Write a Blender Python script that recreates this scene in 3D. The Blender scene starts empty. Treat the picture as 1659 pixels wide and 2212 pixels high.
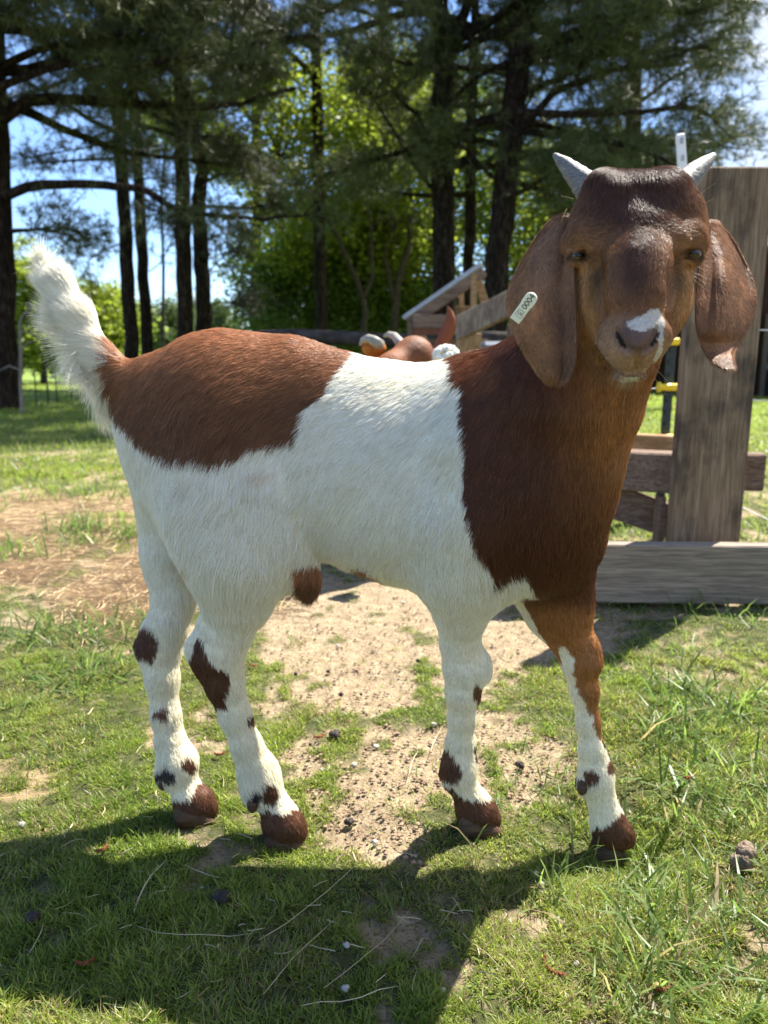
import bpy, math, random
import numpy as np
from mathutils import Vector, Matrix

random.seed(7)
rng = np.random.default_rng(7)
scene = bpy.context.scene
COL = scene.collection

# ------------------------------------------------------------------ camera
CAM_H = 0.55
TILT = math.radians(11.2)
cam_data = bpy.data.cameras.new('camera')
cam = bpy.data.objects.new('camera', cam_data)
COL.objects.link(cam)
cam.location = (0, 0, CAM_H)
cam.rotation_euler = (math.radians(90) - TILT, 0, 0)
cam_data.sensor_fit = 'VERTICAL'
cam_data.sensor_height = 36.0
cam_data.sensor_width = 27.0
cam_data.lens = 26.0
cam_data.clip_start = 0.02
cam_data.clip_end = 5000
cam_data.dof.use_dof = True
cam_data.dof.focus_distance = 0.70
cam_data.dof.aperture_fstop = 7.5
scene.camera = cam

# ------------------------------------------------------------------ light
SUN_DIR = Vector((0.45, 0.47, 1.0)).normalized()        # towards the sun
SUN_EL = math.asin(SUN_DIR.z)
SUN_ROT = math.atan2(SUN_DIR.x, SUN_DIR.y)
sun_data = bpy.data.lights.new('sun', 'SUN')
sun_data.energy = 5.0
sun_data.angle = math.radians(0.5)
sun_data.color = (1.0, 0.95, 0.86)
sun = bpy.data.objects.new('sun', sun_data)
COL.objects.link(sun)
sun.rotation_euler = SUN_DIR.to_track_quat('Z', 'Y').to_euler()
sun.location = (3, 3, 8)

world = bpy.data.worlds.new('World')
scene.world = world
world.use_nodes = True
wn, wl = world.node_tree.nodes, world.node_tree.links
wn.clear()
w_out = wn.new('ShaderNodeOutputWorld')
w_bg = wn.new('ShaderNodeBackground')
w_sky = wn.new('ShaderNodeTexSky')
w_sky.sky_type = 'NISHITA'
w_sky.sun_disc = False
w_sky.sun_elevation = SUN_EL
w_sky.sun_rotation = SUN_ROT
w_sky.air_density = 1.0
w_sky.dust_density = 0.0
w_sky.ozone_density = 3.5
w_bg.inputs['Strength'].default_value = 0.09
# white fair-weather clouds, thickest low in the sky
w_tc = wn.new('ShaderNodeTexCoord'); w_mp = wn.new('ShaderNodeMapping'); w_no = wn.new('ShaderNodeTexNoise')
w_mp.inputs['Scale'].default_value = (1, 1, 2.2); w_mp.inputs['Location'].default_value = (.35, .1, .2)
wl.new(w_tc.outputs['Generated'], w_mp.inputs[0]); wl.new(w_mp.outputs[0], w_no.inputs['Vector'])
w_no.inputs['Scale'].default_value = 3.2; w_no.inputs['Detail'].default_value = 9; w_no.inputs['Roughness'].default_value = .58
w_cr = wn.new('ShaderNodeValToRGB'); w_cr.color_ramp.elements[0].position = .30; w_cr.color_ramp.elements[1].position = .50
wl.new(w_no.outputs['Fac'], w_cr.inputs[0])
w_sx = wn.new('ShaderNodeSeparateXYZ'); wl.new(w_tc.outputs['Generated'], w_sx.inputs[0])
w_mr = wn.new('ShaderNodeMapRange'); w_mr.inputs['From Min'].default_value = .25; w_mr.inputs['From Max'].default_value = .42
wl.new(w_sx.outputs['X'], w_mr.inputs['Value'])
w_mu = wn.new('ShaderNodeMath'); w_mu.operation = 'MULTIPLY'; wl.new(w_mr.outputs[0], w_mu.inputs[1]); wl.new(w_cr.outputs[0], w_mu.inputs[0])
w_ti = wn.new('ShaderNodeMix'); w_ti.data_type = 'RGBA'; w_ti.blend_type = 'MULTIPLY'; w_ti.inputs[0].default_value = 1.0; w_ti.inputs[7].default_value = (.86, .90, 1.0, 1)
wl.new(w_sky.outputs[0], w_ti.inputs[6])
w_mx = wn.new('ShaderNodeMix'); w_mx.data_type = 'RGBA'; w_mx.inputs[7].default_value = (3.4, 3.6, 3.9, 1)
wl.new(w_mu.outputs[0], w_mx.inputs[0]); wl.new(w_ti.outputs[2], w_mx.inputs[6]); wl.new(w_mx.outputs[2], w_bg.inputs[0])
wl.new(w_bg.outputs[0], w_out.inputs[0])

scene.view_settings.view_transform = 'Standard'
scene.view_settings.look = 'None'
scene.view_settings.gamma = 1.0
scene.view_settings.exposure = 1.74
scene.cycles.max_bounces = 6
scene.cycles.diffuse_bounces = 3
scene.cycles.glossy_bounces = 2
scene.cycles.transmission_bounces = 4
scene.cycles.transparent_max_bounces = 8

# ------------------------------------------------------------------ measuring helpers
# the photograph was measured on a 1659 x 2212 grid; a point on it plus its
# distance along the lens axis gives the real place of a feature
FPX, CXP, CYP = 1597.6, 829.5, 1106.0
CT, ST = math.cos(TILT), math.sin(TILT)

def C(px, py, z):
    u = (px - CXP) / FPX * z
    v = (py - CYP) / FPX * z
    return np.array((u, z * CT - v * ST, CAM_H - (v * CT + z * ST)))

def G(px, py, ground=0.0):
    """point of the flat ground seen at px, py"""
    v = (py - CYP) / FPX
    d = CAM_H - ground
    y = d * (CT - v * ST) / (ST + v * CT)
    z = y * CT + d * ST
    return np.array(((px - CXP) / FPX * z, y, ground))

def Yp(px, py, Y):
    """point at forward distance Y seen at px, py"""
    v = (py - CYP) / FPX
    D = Y * (ST + v * CT) / (CT - v * ST)
    z = Y * CT + D * ST
    return np.array(((px - CXP) / FPX * z, Y, CAM_H - D))

def project(P):
    """inverse of C for an (n,3) array"""
    d = P - np.array((0, 0, CAM_H))
    z = d[:, 1] * CT - d[:, 2] * ST
    v = -(d[:, 1] * ST + d[:, 2] * CT)
    return CXP + d[:, 0] / z * FPX, CYP + v / z * FPX, z

# ------------------------------------------------------------------ object helpers
def tag(o, label=None, cat=None, group=None, kind=None):
    if label: o['label'] = label
    if cat: o['category'] = cat
    if group: o['group'] = group
    if kind: o['kind'] = kind
    return o

def empty(name, loc=(0, 0, 0)):
    o = bpy.data.objects.new(name, None)
    o.empty_display_size = 0.05
    o.location = loc
    COL.objects.link(o)
    return o

def mesh_np(name, V, faces, mat=None, parent=None, smooth=True, cols=None, mats=None, fmat=None):
    """faces: (m,3)/(m,4) arrays or a list of them"""
    if not isinstance(faces, (list, tuple)) : faces = [faces]
    faces = [np.asarray(f, dtype=np.int32) for f in faces if len(f)]
    me = bpy.data.meshes.new(name)
    V = np.asarray(V, dtype=np.float32)
    origin = np.zeros(3)
    if parent is not None:
        origin = np.array(parent.matrix_world.translation) if parent.parent is None and parent.type == 'EMPTY' else np.zeros(3)
        if parent.parent is None: origin = np.array(parent.location)
        else: origin = np.array(parent.location) + np.array(parent.parent.location)
    else:
        origin = np.array((V[:, 0].mean(), V[:, 1].mean(), V[:, 2].min()))
    V = V - origin.astype(np.float32)
    me.vertices.add(len(V)); me.vertices.foreach_set('co', V.ravel())
    nl = sum(f.size for f in faces); nf = sum(len(f) for f in faces)
    me.loops.add(nl); me.loops.foreach_set('vertex_index', np.concatenate([f.ravel() for f in faces]))
    me.polygons.add(nf)
    sizes = np.concatenate([np.full(len(f), f.shape[1], dtype=np.int32) for f in faces])
    starts = np.concatenate(([0], np.cumsum(sizes)[:-1])).astype(np.int32)
    me.polygons.foreach_set('loop_start', starts)
    me.polygons.foreach_set('use_smooth', np.full(nf, smooth))
    if fmat is not None:
        me.polygons.foreach_set('material_index', np.asarray(fmat, dtype=np.int32))
    me.update(calc_edges=True)
    if cols is not None:
        a = me.color_attributes.new('coat', 'FLOAT_COLOR', 'POINT')
        c4 = np.ones((len(V), 4), dtype=np.float32); c4[:, :3] = cols
        a.data.foreach_set('color', c4.ravel())
    o = bpy.data.objects.new(name, me)
    for m in (mats or ([mat] if mat else [])): me.materials.append(m)
    COL.objects.link(o)
    if parent is not None: o.parent = parent
    else: o.location = origin
    return o

class MB:
    """collects quads/tris of boxes, tubes, blobs and links them as one mesh object"""
    def __init__(self): self.V = []; self.F = []; self.n = 0
    def add(self, V, F):
        V = np.asarray(V, dtype=float); self.V.append(V)
        self.F += [[i + self.n for i in f] for f in F]; self.n += len(V)
    def box(self, c, size, rot=None, bevel=0.0):
        """box; rot: 3x3 matrix with local axes as columns"""
        h = np.array(size) / 2.0
        b = min(bevel, h.min() * 0.45)
        V = []; idx = {}
        if b <= 0:
            for sx in (-1, 1):
                for sy in (-1, 1):
                    for sz in (-1, 1): V.append((sx * h[0], sy * h[1], sz * h[2]))
            F = [(0, 1, 3, 2), (4, 6, 7, 5), (0, 4, 5, 1), (2, 3, 7, 6), (0, 2, 6, 4), (1, 5, 7, 3)]
        else:
            for sx in (-1, 1):
                for sy in (-1, 1):
                    for sz in (-1, 1):
                        for a in range(3):
                            p = [sx * (h[0] - b), sy * (h[1] - b), sz * (h[2] - b)]
                            s = (sx, sy, sz)[a]; p[a] = s * h[a]
                            idx[(sx, sy, sz, a)] = len(V); V.append(p)
            F = []
            def q(*k): F.append([idx[i] for i in k])
            for a in range(3):
                o1, o2 = (a + 1) % 3, (a + 2) % 3
                for s in (-1, 1):
                    ks = []
                    for (u, v) in ((-1, -1), (1, -1), (1, 1), (-1, 1)):
                        t = [0, 0, 0]; t[a] = s; t[o1] = u; t[o2] = v
                        ks.append((t[0], t[1], t[2], a))
                    q(*(ks if s > 0 else ks[::-1]))
                for s1 in (-1, 1):
                    for s2 in (-1, 1):
                        def k(w, ax):
                            t = [0, 0, 0]; t[a] = w; t[o1] = s1; t[o2] = s2
                            return (t[0], t[1], t[2], ax)
                        q(k(-1, o1), k(1, o1), k(1, o2), k(-1, o2))
            for sx in (-1, 1):
                for sy in (-1, 1):
                    for sz in (-1, 1): q((sx, sy, sz, 0), (sx, sy, sz, 1), (sx, sy, sz, 2))
        V = np.array(V)
        if rot is not None: V = V @ np.array(rot).T
        self.add(V + np.array(c), F)
    def plank(self, a, b, w, t, up=(0, 0, 1), bevel=0.003):
        """board from a to b, width w along up, thickness t"""
        a = np.array(a, float); b = np.array(b, float)
        x = b - a; L = np.linalg.norm(x); x = x / L
        up = np.array(up, float); z = up - x * up.dot(x); z /= np.linalg.norm(z)
        y = np.cross(z, x)
        self.box((a + b) / 2, (L, t, w), np.stack([x, y, z], axis=1), bevel)
    def tube(self, pts, radii, n=10, cap=True, jitter=0.0, flat=1.0):
        pts = np.array(pts, float); m = len(pts)
        if np.isscalar(radii): radii = [radii] * m
        V = []; F = []
        ref = np.array((0.123, 0.971, 0.2))
        for i in range(m):
            t = pts[min(i + 1, m - 1)] - pts[max(i - 1, 0)]; t /= (np.linalg.norm(t) + 1e-9)
            u = np.cross(t, ref); u /= np.linalg.norm(u) + 1e-9; v = np.cross(t, u)
            for k in range(n):
                a = 2 * math.pi * k / n
                r = radii[i] * (1 + (random.uniform(-jitter, jitter) if jitter else 0))
                V.append(pts[i] + r * (math.cos(a) * u + flat * math.sin(a) * v))
        for i in range(m - 1):
            for k in range(n):
                F.append((i * n + k, i * n + (k + 1) % n, (i + 1) * n + (k + 1) % n, (i + 1) * n + k))
        if cap:
            F.append(list(range(n))[::-1]); F.append([(m - 1) * n + k for k in range(n)])
        self.add(V, F)
    def blob(self, c, r, n=10, noise=0.2, seed=0, rot=None):
        rr = random.Random(seed); V = []; F = []
        m = n // 2 + 1
        for i in range(m + 1):
            th = math.pi * i / m
            for k in range(n):
                ph = 2 * math.pi * k / n
                q = 1 + rr.uniform(-noise, noise)
                V.append((r[0] * q * math.sin(th) * math.cos(ph), r[1] * q * math.sin(th) * math.sin(ph), r[2] * q * math.cos(th)))
        for i in range(m):
            for k in range(n):
                F.append((i * n + k, (i + 1) * n + k, (i + 1) * n + (k + 1) % n, i * n + (k + 1) % n))
        V = np.array(V)
        V[:n] = V[:n].mean(axis=0); V[-n:] = V[-n:].mean(axis=0)
        if rot is not None: V = V @ np.array(rot).T
        self.add(V + np.array(c), F)
    def build(self, name, mat, parent=None, smooth=False, sub=0):
        V = np.concatenate(self.V)
        me = bpy.data.meshes.new(name)
        if parent is not None:
            origin = np.array(parent.location) + (np.array(parent.parent.location) if parent.parent else 0)
        else: origin = np.array((V[:, 0].mean(), V[:, 1].mean(), V[:, 2].min()))
        me.from_pydata((V - origin).tolist(), [], self.F)
        me.validate(); me.update()
        me.polygons.foreach_set('use_smooth', np.full(len(me.polygons), smooth))
        if mat: me.materials.append(mat)
        o = bpy.data.objects.new(name, me); COL.objects.link(o)
        if parent is not None: o.parent = parent
        else: o.location = origin
        if sub:
            md = o.modifiers.new('sub', 'SUBSURF'); md.levels = sub; md.render_levels = sub
        return o

# ------------------------------------------------------------------ material helpers
class Mat:
    def __init__(self, name, rough=0.7, spec=0.3):
        self.m = bpy.data.materials.new(name); self.m.use_nodes = True
        self.n = self.m.node_tree.nodes; self.l = self.m.node_tree.links
        self.b = self.n['Principled BSDF']
        self.b.inputs['Roughness'].default_value = rough
        self.b.inputs['Specular IOR Level'].default_value = spec
    def node(self, t, **kw):
        x = self.n.new(t)
        for k, v in kw.items():
            if hasattr(x, k): setattr(x, k, v)
            else: x.inputs[k.replace('_', ' ')].default_value = v
        return x
    def link(self, a, b): self.l.new(a, b)
    def coords(self, kind='Object', scale=(1, 1, 1)):
        t = self.node('ShaderNodeTexCoord'); mp = self.node('ShaderNodeMapping')
        mp.inputs['Scale'].default_value = scale
        self.link(t.outputs[kind], mp.inputs[0]); return mp.outputs[0]
    def noise(self, vec, scale, detail=4, rough=0.55, dist=0.0):
        x = self.node('ShaderNodeTexNoise')
        x.inputs['Scale'].default_value = scale; x.inputs['Detail'].default_value = detail
        x.inputs['Roughness'].default_value = rough; x.inputs['Distortion'].default_value = dist
        if vec is not None: self.link(vec, x.inputs['Vector'])
        return x.outputs['Fac']
    def ramp(self, fac, stops):
        r = self.node('ShaderNodeValToRGB'); e = r.color_ramp.elements
        while len(e) < len(stops): e.new(0.5)
        for i, (p, c) in enumerate(stops):
            e[i].position = p
            e[i].color = (*c, 1) if not np.isscalar(c) else (c, c, c, 1)
        self.link(fac, r.inputs[0]); return r.outputs[0]
    def mix(self, fac, a, b, mode='MIX'):
        x = self.node('ShaderNodeMix', data_type='RGBA', blend_type=mode)
        for s, v in ((0, fac), (6, a), (7, b)):
            if hasattr(v, 'is_linked') or hasattr(v, 'links'): self.link(v, x.inputs[s])
            elif s == 0: x.inputs[0].default_value = v
            else: x.inputs[s].default_value = (*v, 1)
        return x.outputs[2]
    def math(self, op, a, b=0.0):
        x = self.node('ShaderNodeMath', operation=op)
        for i, v in enumerate((a, b)):
            if hasattr(v, 'links'): self.link(v, x.inputs[i])
            else: x.inputs[i].default_value = v
        return x.outputs[0]
    def color(self, c):
        if hasattr(c, 'links'): self.link(c, self.b.inputs['Base Color'])
        else: self.b.inputs['Base Color'].default_value = (*c, 1)
        return self
    def bump(self, h, strength=0.5, dist=0.01):
        x = self.node('ShaderNodeBump'); x.inputs['Strength'].default_value = strength
        x.inputs['Distance'].default_value = dist
        self.link(h, x.inputs['Height']); self.link(x.outputs[0], self.b.inputs['Normal']); return self
    def translucent(self, amount):
        out = self.n['Material Output']; tr = self.node('ShaderNodeBsdfTranslucent')
        src = self.b.inputs['Base Color']
        if src.is_linked: self.link(src.links[0].from_socket, tr.inputs[0])
        else: tr.inputs[0].default_value = src.default_value
        mx = self.node('ShaderNodeMixShader'); mx.inputs[0].default_value = amount
        self.link(self.b.outputs[0], mx.inputs[1]); self.link(tr.outputs[0], mx.inputs[2])
        self.link(mx.outputs[0], out.inputs[0]); return self

def simple_mat(name, col, rough=0.7, spec=0.3, var=0.25, scale=20, bump=0.0):
    M = Mat(name, rough, spec)
    f = M.noise(M.coords(), scale)
    c = np.array(col)
    M.color(M.ramp(f, [(0.3, tuple(c * (1 - var))), (0.7, tuple(np.minimum(c * (1 + var), 1)))]))
    if bump: M.bump(M.noise(M.coords(), scale * 2), bump, 0.01)
    return M.m
# ================================================================== THE GOAT
class Field:
    def __init__(self, lo, hi, h):
        self.lo = np.array(lo, float); self.h = h
        self.n = np.ceil((np.array(hi) - self.lo) / h).astype(int) + 1
        self.F = np.full(self.n, 0.2, dtype=np.float32)
    def _box(self, lo, hi):
        a = np.maximum(np.floor((lo - self.lo) / self.h).astype(int), 0)
        b = np.minimum(np.ceil((hi - self.lo) / self.h).astype(int) + 1, self.n)
        return a, b
    def cone(self, a, b, ra, rb, k=0.02, sy=1.0, sub=False, ax=None):
        """tapered capsule; sy > 1 squashes it along ax (default the depth axis)"""
        R = max(ra, rb) + k + 3 * self.h
        i0, i1 = self._box(np.minimum(a, b) - R, np.maximum(a, b) + R)
        if (i1 <= i0).any(): return
        g = [self.lo[d] + self.h * np.arange(i0[d], i1[d]) for d in range(3)]
        X, Y, Z = np.meshgrid(*g, indexing='ij', sparse=True)
        px, py, pz = X - a[0], Y - a[1], Z - a[2]
        d = b - a
        if sy != 1.0:
            n = np.array((0, 1.0, 0)) if ax is None else np.array(ax, float) / np.linalg.norm(ax)
            q = (px * n[0] + py * n[1] + pz * n[2]) * (sy - 1)
            px = px + q * n[0]; py = py + q * n[1]; pz = pz + q * n[2]
            d = d + n * (d.dot(n)) * (sy - 1)
        dd = max(d.dot(d), 1e-12)
        t = np.clip((px * d[0] + py * d[1] + pz * d[2]) / dd, 0, 1)
        D = np.sqrt((px - t * d[0]) ** 2 + (py - t * d[1]) ** 2 + (pz - t * d[2]) ** 2) - (ra + (rb - ra) * t)
        D = (D / (1 + (sy - 1) * 0.5)).astype(np.float32)
        s = tuple(slice(i0[j], i1[j]) for j in range(3))
        A = self.F[s]
        if sub:
            h = np.maximum(k - np.abs(A + D), 0) / k
            self.F[s] = np.maximum(A, -D) + h * h * k / 4
        else:
            h = np.maximum(k - np.abs(A - D), 0) / k
            self.F[s] = np.minimum(A, D) - h * h * k / 4
    def zsurf(self, px, py, z0=.46, z1=.78):
        zs = np.arange(z0, z1, .0008)
        P = np.array([C(px, py, z) for z in (z0, z1)])
        P = P[0] + (zs[:, None] - z0) / (z1 - z0) * (P[1] - P[0])
        q = (P - self.lo) / self.h; i = np.floor(q).astype(int)
        ok = ((i >= 0) & (i < self.n - 1)).all(axis=1)
        zs, q, i = zs[ok], q[ok], i[ok]
        if len(zs) == 0: return None
        f = q - i; v = 0
        for a in (0, 1):
            for b in (0, 1):
                for c in (0, 1):
                    w = (f[:, 0] if a else 1 - f[:, 0]) * (f[:, 1] if b else 1 - f[:, 1]) * (f[:, 2] if c else 1 - f[:, 2])
                    v = v + w * self.F[i[:, 0] + a, i[:, 1] + b, i[:, 2] + c]
        k = np.argmax(v < 0)
        return float(zs[k]) if v[k] < 0 else None
    def mesh(self):
        F, n = self.F, self.n
        S = F < 0
        cnt = np.zeros(n - 1, dtype=np.int8)
        offs = [(i, j, k) for i in (0, 1) for j in (0, 1) for k in (0, 1)]
        for (i, j, k) in offs:
            cnt += S[i:n[0] - 1 + i, j:n[1] - 1 + j, k:n[2] - 1 + k]
        act = np.argwhere((cnt > 0) & (cnt < 8))
        idx = np.full(n - 1, -1, dtype=np.int64)
        idx[tuple(act.T)] = np.arange(len(act))
        pos = np.zeros((len(act), 3)); c = np.zeros(len(act))
        for a in offs:
            for d in range(3):
                if a[d]: continue
                b = list(a); b[d] = 1
                fa = F[tuple((act + a).T)]; fb = F[tuple((act + b).T)]
                m = (fa < 0) != (fb < 0)
                t = np.where(m, fa / np.where(m, fa - fb, 1), 0)
                e = np.array(a, float) + t[:, None] * (np.array(b) - np.array(a))
                pos += e * m[:, None]; c += m
        V = self.lo + self.h * (act + pos / c[:, None])
        Q = []
        for d in range(3):
            o1, o2 = (d + 1) % 3, (d + 2) % 3
            sl0 = [slice(None)] * 3; sl1 = [slice(None)] * 3
            sl0[d] = slice(0, -1); sl1[d] = slice(1, None)
            A, B = S[tuple(sl0)], S[tuple(sl1)]
            E = np.argwhere(A != B)
            E = E[(E[:, o1] > 0) & (E[:, o2] > 0) & (E[:, o1] < n[o1] - 1) & (E[:, o2] < n[o2] - 1)]
            def cell(u, v):
                q = E.copy(); q[:, o1] += u; q[:, o2] += v; return idx[tuple(q.T)]
            q = np.stack([cell(-1, -1), cell(0, -1), cell(0, 0), cell(-1, 0)], axis=1)
            fl = A[tuple(E.T)]
            q[~fl] = q[~fl][:, ::-1]
            Q.append(q)
        Q = np.concatenate(Q)
        return V, Q[(Q >= 0).all(axis=1)]

def chain(F, pts, k=0.02, sy=1.0, sub=False, ax=None):
    """pts: (px, py, z, r_px)"""
    P = [(C(p[0], p[1], p[2]), p[3] * p[2] / FPX) for p in pts]
    for (a, ra), (b, rb) in zip(P[:-1], P[1:]): F.cone(a, b, ra, rb, k, sy, sub, ax)

def goat_field(F):
    # trunk
    chain(F, [(372, 874, .885, 84), (480, 884, .88, 142), (610, 908, .872, 165), (760, 966, .862, 177),
              (900, 1002, .85, 193), (1040, 1024, .835, 204), (1115, 1020, .81, 195)], .03, 1.28)
    chain(F, [(710, 1052, .85, 140), (900, 1075, .84, 160), (1080, 1090, .82, 165)], .05, 1.25)
    chain(F, [(450, 850, .866, 88), (490, 930, .862, 110), (520, 1000, .862, 110)], .06)
    # chest and neck
    chain(F, [(1080, 935, .82, 158), (1165, 905, .775, 140), (1240, 830, .725, 116), (1315, 700, .69, 96), (1360, 560, .68, 92)], .05, 1.0)
    chain(F, [(1110, 1010, .80, 150), (1130, 1080, .785, 126), (1158, 1175, .80, 88)], .05, 1.0)
    chain(F, [(1208, 880, .74, 112), (1178, 1000, .765, 105), (1162, 1120, .78, 92)], .05)
    def leg(pts, cut):
        pts = [p if i < cut else (p[0], p[1], p[2], p[3] * .94) for i, p in enumerate(pts)]
        chain(F, pts[:cut + 1], .035); chain(F, pts[cut:], .010)
    # near front leg
    leg([(1040, 1010, .775, 90), (1015, 1130, .785, 100), (1005, 1230, .805, 82), (996, 1320, .828, 58), (994, 1385, .845, 43),
         (1003, 1440, .855, 46), (1000, 1495, .862, 37), (997, 1550, .872, 29), (995, 1605, .88, 30), (992, 1650, .885, 37), (990, 1672, .885, 35),
         (1006, 1708, .888, 28), (1022, 1735, .892, 35), (1030, 1752, .892, 38)], 3)
    chain(F, [(1038, 1430, .85, 15), (1042, 1452, .85, 15)], .02)
    chain(F, [(966, 1672, .885, 13), (968, 1690, .885, 11)], .008)
    # far front leg
    leg([(1185, 1180, .83, 95), (1195, 1260, .845, 66), (1208, 1320, .85, 52), (1230, 1375, .852, 41),
         (1252, 1425, .855, 41), (1262, 1490, .862, 30), (1270, 1560, .868, 24), (1278, 1620, .873, 27), (1286, 1665, .877, 36), (1288, 1690, .877, 35),
         (1300, 1730, .878, 29), (1312, 1770, .88, 35), (1322, 1795, .88, 38)], 3)
    chain(F, [(1275, 1398, .84, 16), (1277, 1430, .84, 15)], .02)
    chain(F, [(1256, 1692, .875, 11), (1260, 1708, .875, 10)], .008)
    # near hind leg
    leg([(470, 915, .872, 108), (486, 1010, .860, 130), (500, 1110, .846, 130), (520, 1200, .838, 104), (512, 1290, .848, 76),
         (495, 1355, .856, 54), (476, 1410, .86, 52), (484, 1470, .865, 42), (508, 1545, .872, 33), (532, 1610, .878, 32),
         (556, 1665, .882, 42), (564, 1692, .882, 42), (592, 1738, .884, 31), (608, 1768, .884, 37), (618, 1782, .884, 38)], 4)
    chain(F, [(585, 1075, .832, 66), (572, 1140, .832, 50), (548, 1205, .838, 42)], .04)
    chain(F, [(450, 1345, .857, 18), (426, 1398, .858, 16), (438, 1440, .86, 17)], .018)
    chain(F, [(538, 1712, .876, 15), (543, 1738, .874, 11)], .008)
    # far hind leg
    leg([(415, 900, .92, 100), (395, 1000, .925, 92), (382, 1110, .925, 66), (378, 1200, .922, 54), (378, 1290, .918, 48), (362, 1350, .915, 43),
         (350, 1395, .915, 42), (350, 1465, .915, 35), (358, 1545, .915, 30), (368, 1600, .917, 31),
         (382, 1645, .918, 43), (384, 1668, .918, 40), (400, 1702, .918, 27), (412, 1722, .918, 34), (420, 1732, .918, 35)], 4)
    chain(F, [(330, 1362, .915, 16), (316, 1398, .915, 14), (323, 1425, .915, 14)], .018)
    chain(F, [(352, 1674, .912, 13), (351, 1692, .912, 10)], .008)
    # rump, tail, sheath
    chain(F, [(322, 838, .885, 36), (348, 900, .885, 52), (365, 960, .88, 62), (380, 1050, .88, 58)], .05, 1.0)
    chain(F, [(330, 845, .885, 34), (266, 830, .88, 19), (220, 770, .875, 18), (172, 692, .87, 21), (132, 622, .865, 17), (102, 577, .862, 8)], .03)
    chain(F, [(645, 1195, .842, 18), (660, 1250, .85, 12), (666, 1274, .852, 9)], .03)
    # cloven hooves and pasterns that meet the ground
    for (hx, hy, hz, r) in ((1030, 1752, .892, 34), (1322, 1795, .88, 34), (612, 1782, .884, 35), (420, 1728, .918, 32)):
        chain(F, [(hx - 12, hy + 4, hz, r * .84), (hx + 16, hy + 8, hz, r * .76), (hx + 36, hy + 20, hz, r * .40)], .012)
    # ---------------- head
    chain(F, [(1322, 472, .617, 82), (1428, 469, .617, 82)], .02)
    chain(F, [(1303, 408, .602, 40), (1326, 426, .592, 36)], .008)
    chain(F, [(1444, 406, .602, 40), (1420, 424, .592, 36)], .008)
    chain(F, [(1345, 446, .6045, 58), (1405, 444, .6045, 58)], .014)
    chain(F, [(1298, 508, .613, 60), (1366, 524, .600, 66), (1450, 502, .613, 60)], .018)
    chain(F, [(1372, 545, .594, 76), (1372, 605, .573, 71), (1371, 660, .562, 58), (1369, 700, .558, 50)], .02)
    chain(F, [(1306, 590, .622, 62), (1326, 660, .610, 52), (1352, 735, .590, 42)], .03)
    chain(F, [(1430, 585, .622, 54), (1420, 655, .610, 47), (1392, 730, .590, 40)], .03)
    chain(F, [(1370, 600, .66, 78), (1366, 700, .64, 62)], .03)
    # muzzle pads, upper lip, chin
    chain(F, [(1345, 740, .558, 32), (1390, 736, .558, 30)], .014)
    chain(F, [(1343, 766, .558, 30), (1388, 762, .558, 30)], .012)
    chain(F, [(1346, 794, .572, 28), (1380, 792, .572, 28)], .003)
    chain(F, [(1360, 722, .546, 28), (1378, 738, .543, 28), (1396, 720, .546, 27)], .010)
    # from here on features are laid on the skin found along the ray
    if F.h > .003: return
    def on(pts, k, sub=False):
        P = []
        for (px, py, dz, r) in pts:
            z = F.zsurf(px, py); P.append((px, py, (z if z else .6) + dz, r))
        chain(F, P, k, 1.0, sub)
    # grooves beside the nose bridge, running down from the eyes
    on([(1282, 575, -.001, 10), (1287, 620, -.001, 11), (1296, 680, -.001, 8)], .016, True)
    on([(1462, 570, -.001, 9), (1458, 620, -.001, 10), (1448, 672, -.001, 7)], .016, True)
    # hollow between the brows and the bridge, brow ridges
    on([(1232, 530, .003, 12), (1250, 521, .003, 15), (1276, 528, .004, 16)], .016)
    on([(1508, 524, .003, 13), (1490, 518, .003, 16), (1466, 524, .004, 15)], .016)
    # eye sockets and lids
    for sgn, ex, ey in ((1, 1248, 553), (-1, 1494, 549)):
        on([(ex - 6 * sgn, ey, .001, 15), (ex + 8 * sgn, ey + 2, .001, 13)], .006, True)
    for sgn, ex, ey in ((1, 1248, 553), (-1, 1494, 549)):
        z0 = F.zsurf(ex, ey) - .0045
        chain(F, [(ex - 22 * sgn, ey + 1, z0 + .003, 4), (ex - 12 * sgn, ey - 7, z0 - .0015, 8), (ex + 2 * sgn, ey - 9, z0 - .003, 9), (ex + 14 * sgn, ey - 4, z0 - .0015, 8), (ex + 23 * sgn, ey + 6, z0, 4)], .004)
        chain(F, [(ex - 21 * sgn, ey + 5, z0 + .004, 4), (ex - 8 * sgn, ey + 12, z0 - .0015, 7), (ex + 8 * sgn, ey + 13, z0 - .0015, 7), (ex + 22 * sgn, ey + 9, z0, 5)], .004)
    # nostril wings and nostrils
    on([(1322, 722, .005, 14), (1318, 742, .005, 12)], .014)
    on([(1430, 722, .005, 12), (1428, 740, .005, 10)], .014)
    on([(1334, 716, .000, 7), (1337, 733, -.003, 11), (1350, 750, -.001, 9), (1364, 759, .002, 4)], .004, True)
    on([(1422, 714, .000, 7), (1419, 731, -.003, 10), (1406, 748, -.001, 8), (1392, 758, .002, 4)], .004, True)
    # cleft of the upper lip, mouth line
    on([(1378, 760, .001, 3), (1376, 776, .000, 3), (1374, 796, .0, 3)], .006, True)
    on([(1300, 766, .002, 4), (1308, 784, .001, 5), (1328, 799, .0, 5), (1352, 806, .0, 5), (1376, 807, .0, 5), (1402, 800, .0, 5), (1420, 786, .001, 4), (1430, 770, .002, 3)], .007, True)

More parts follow.
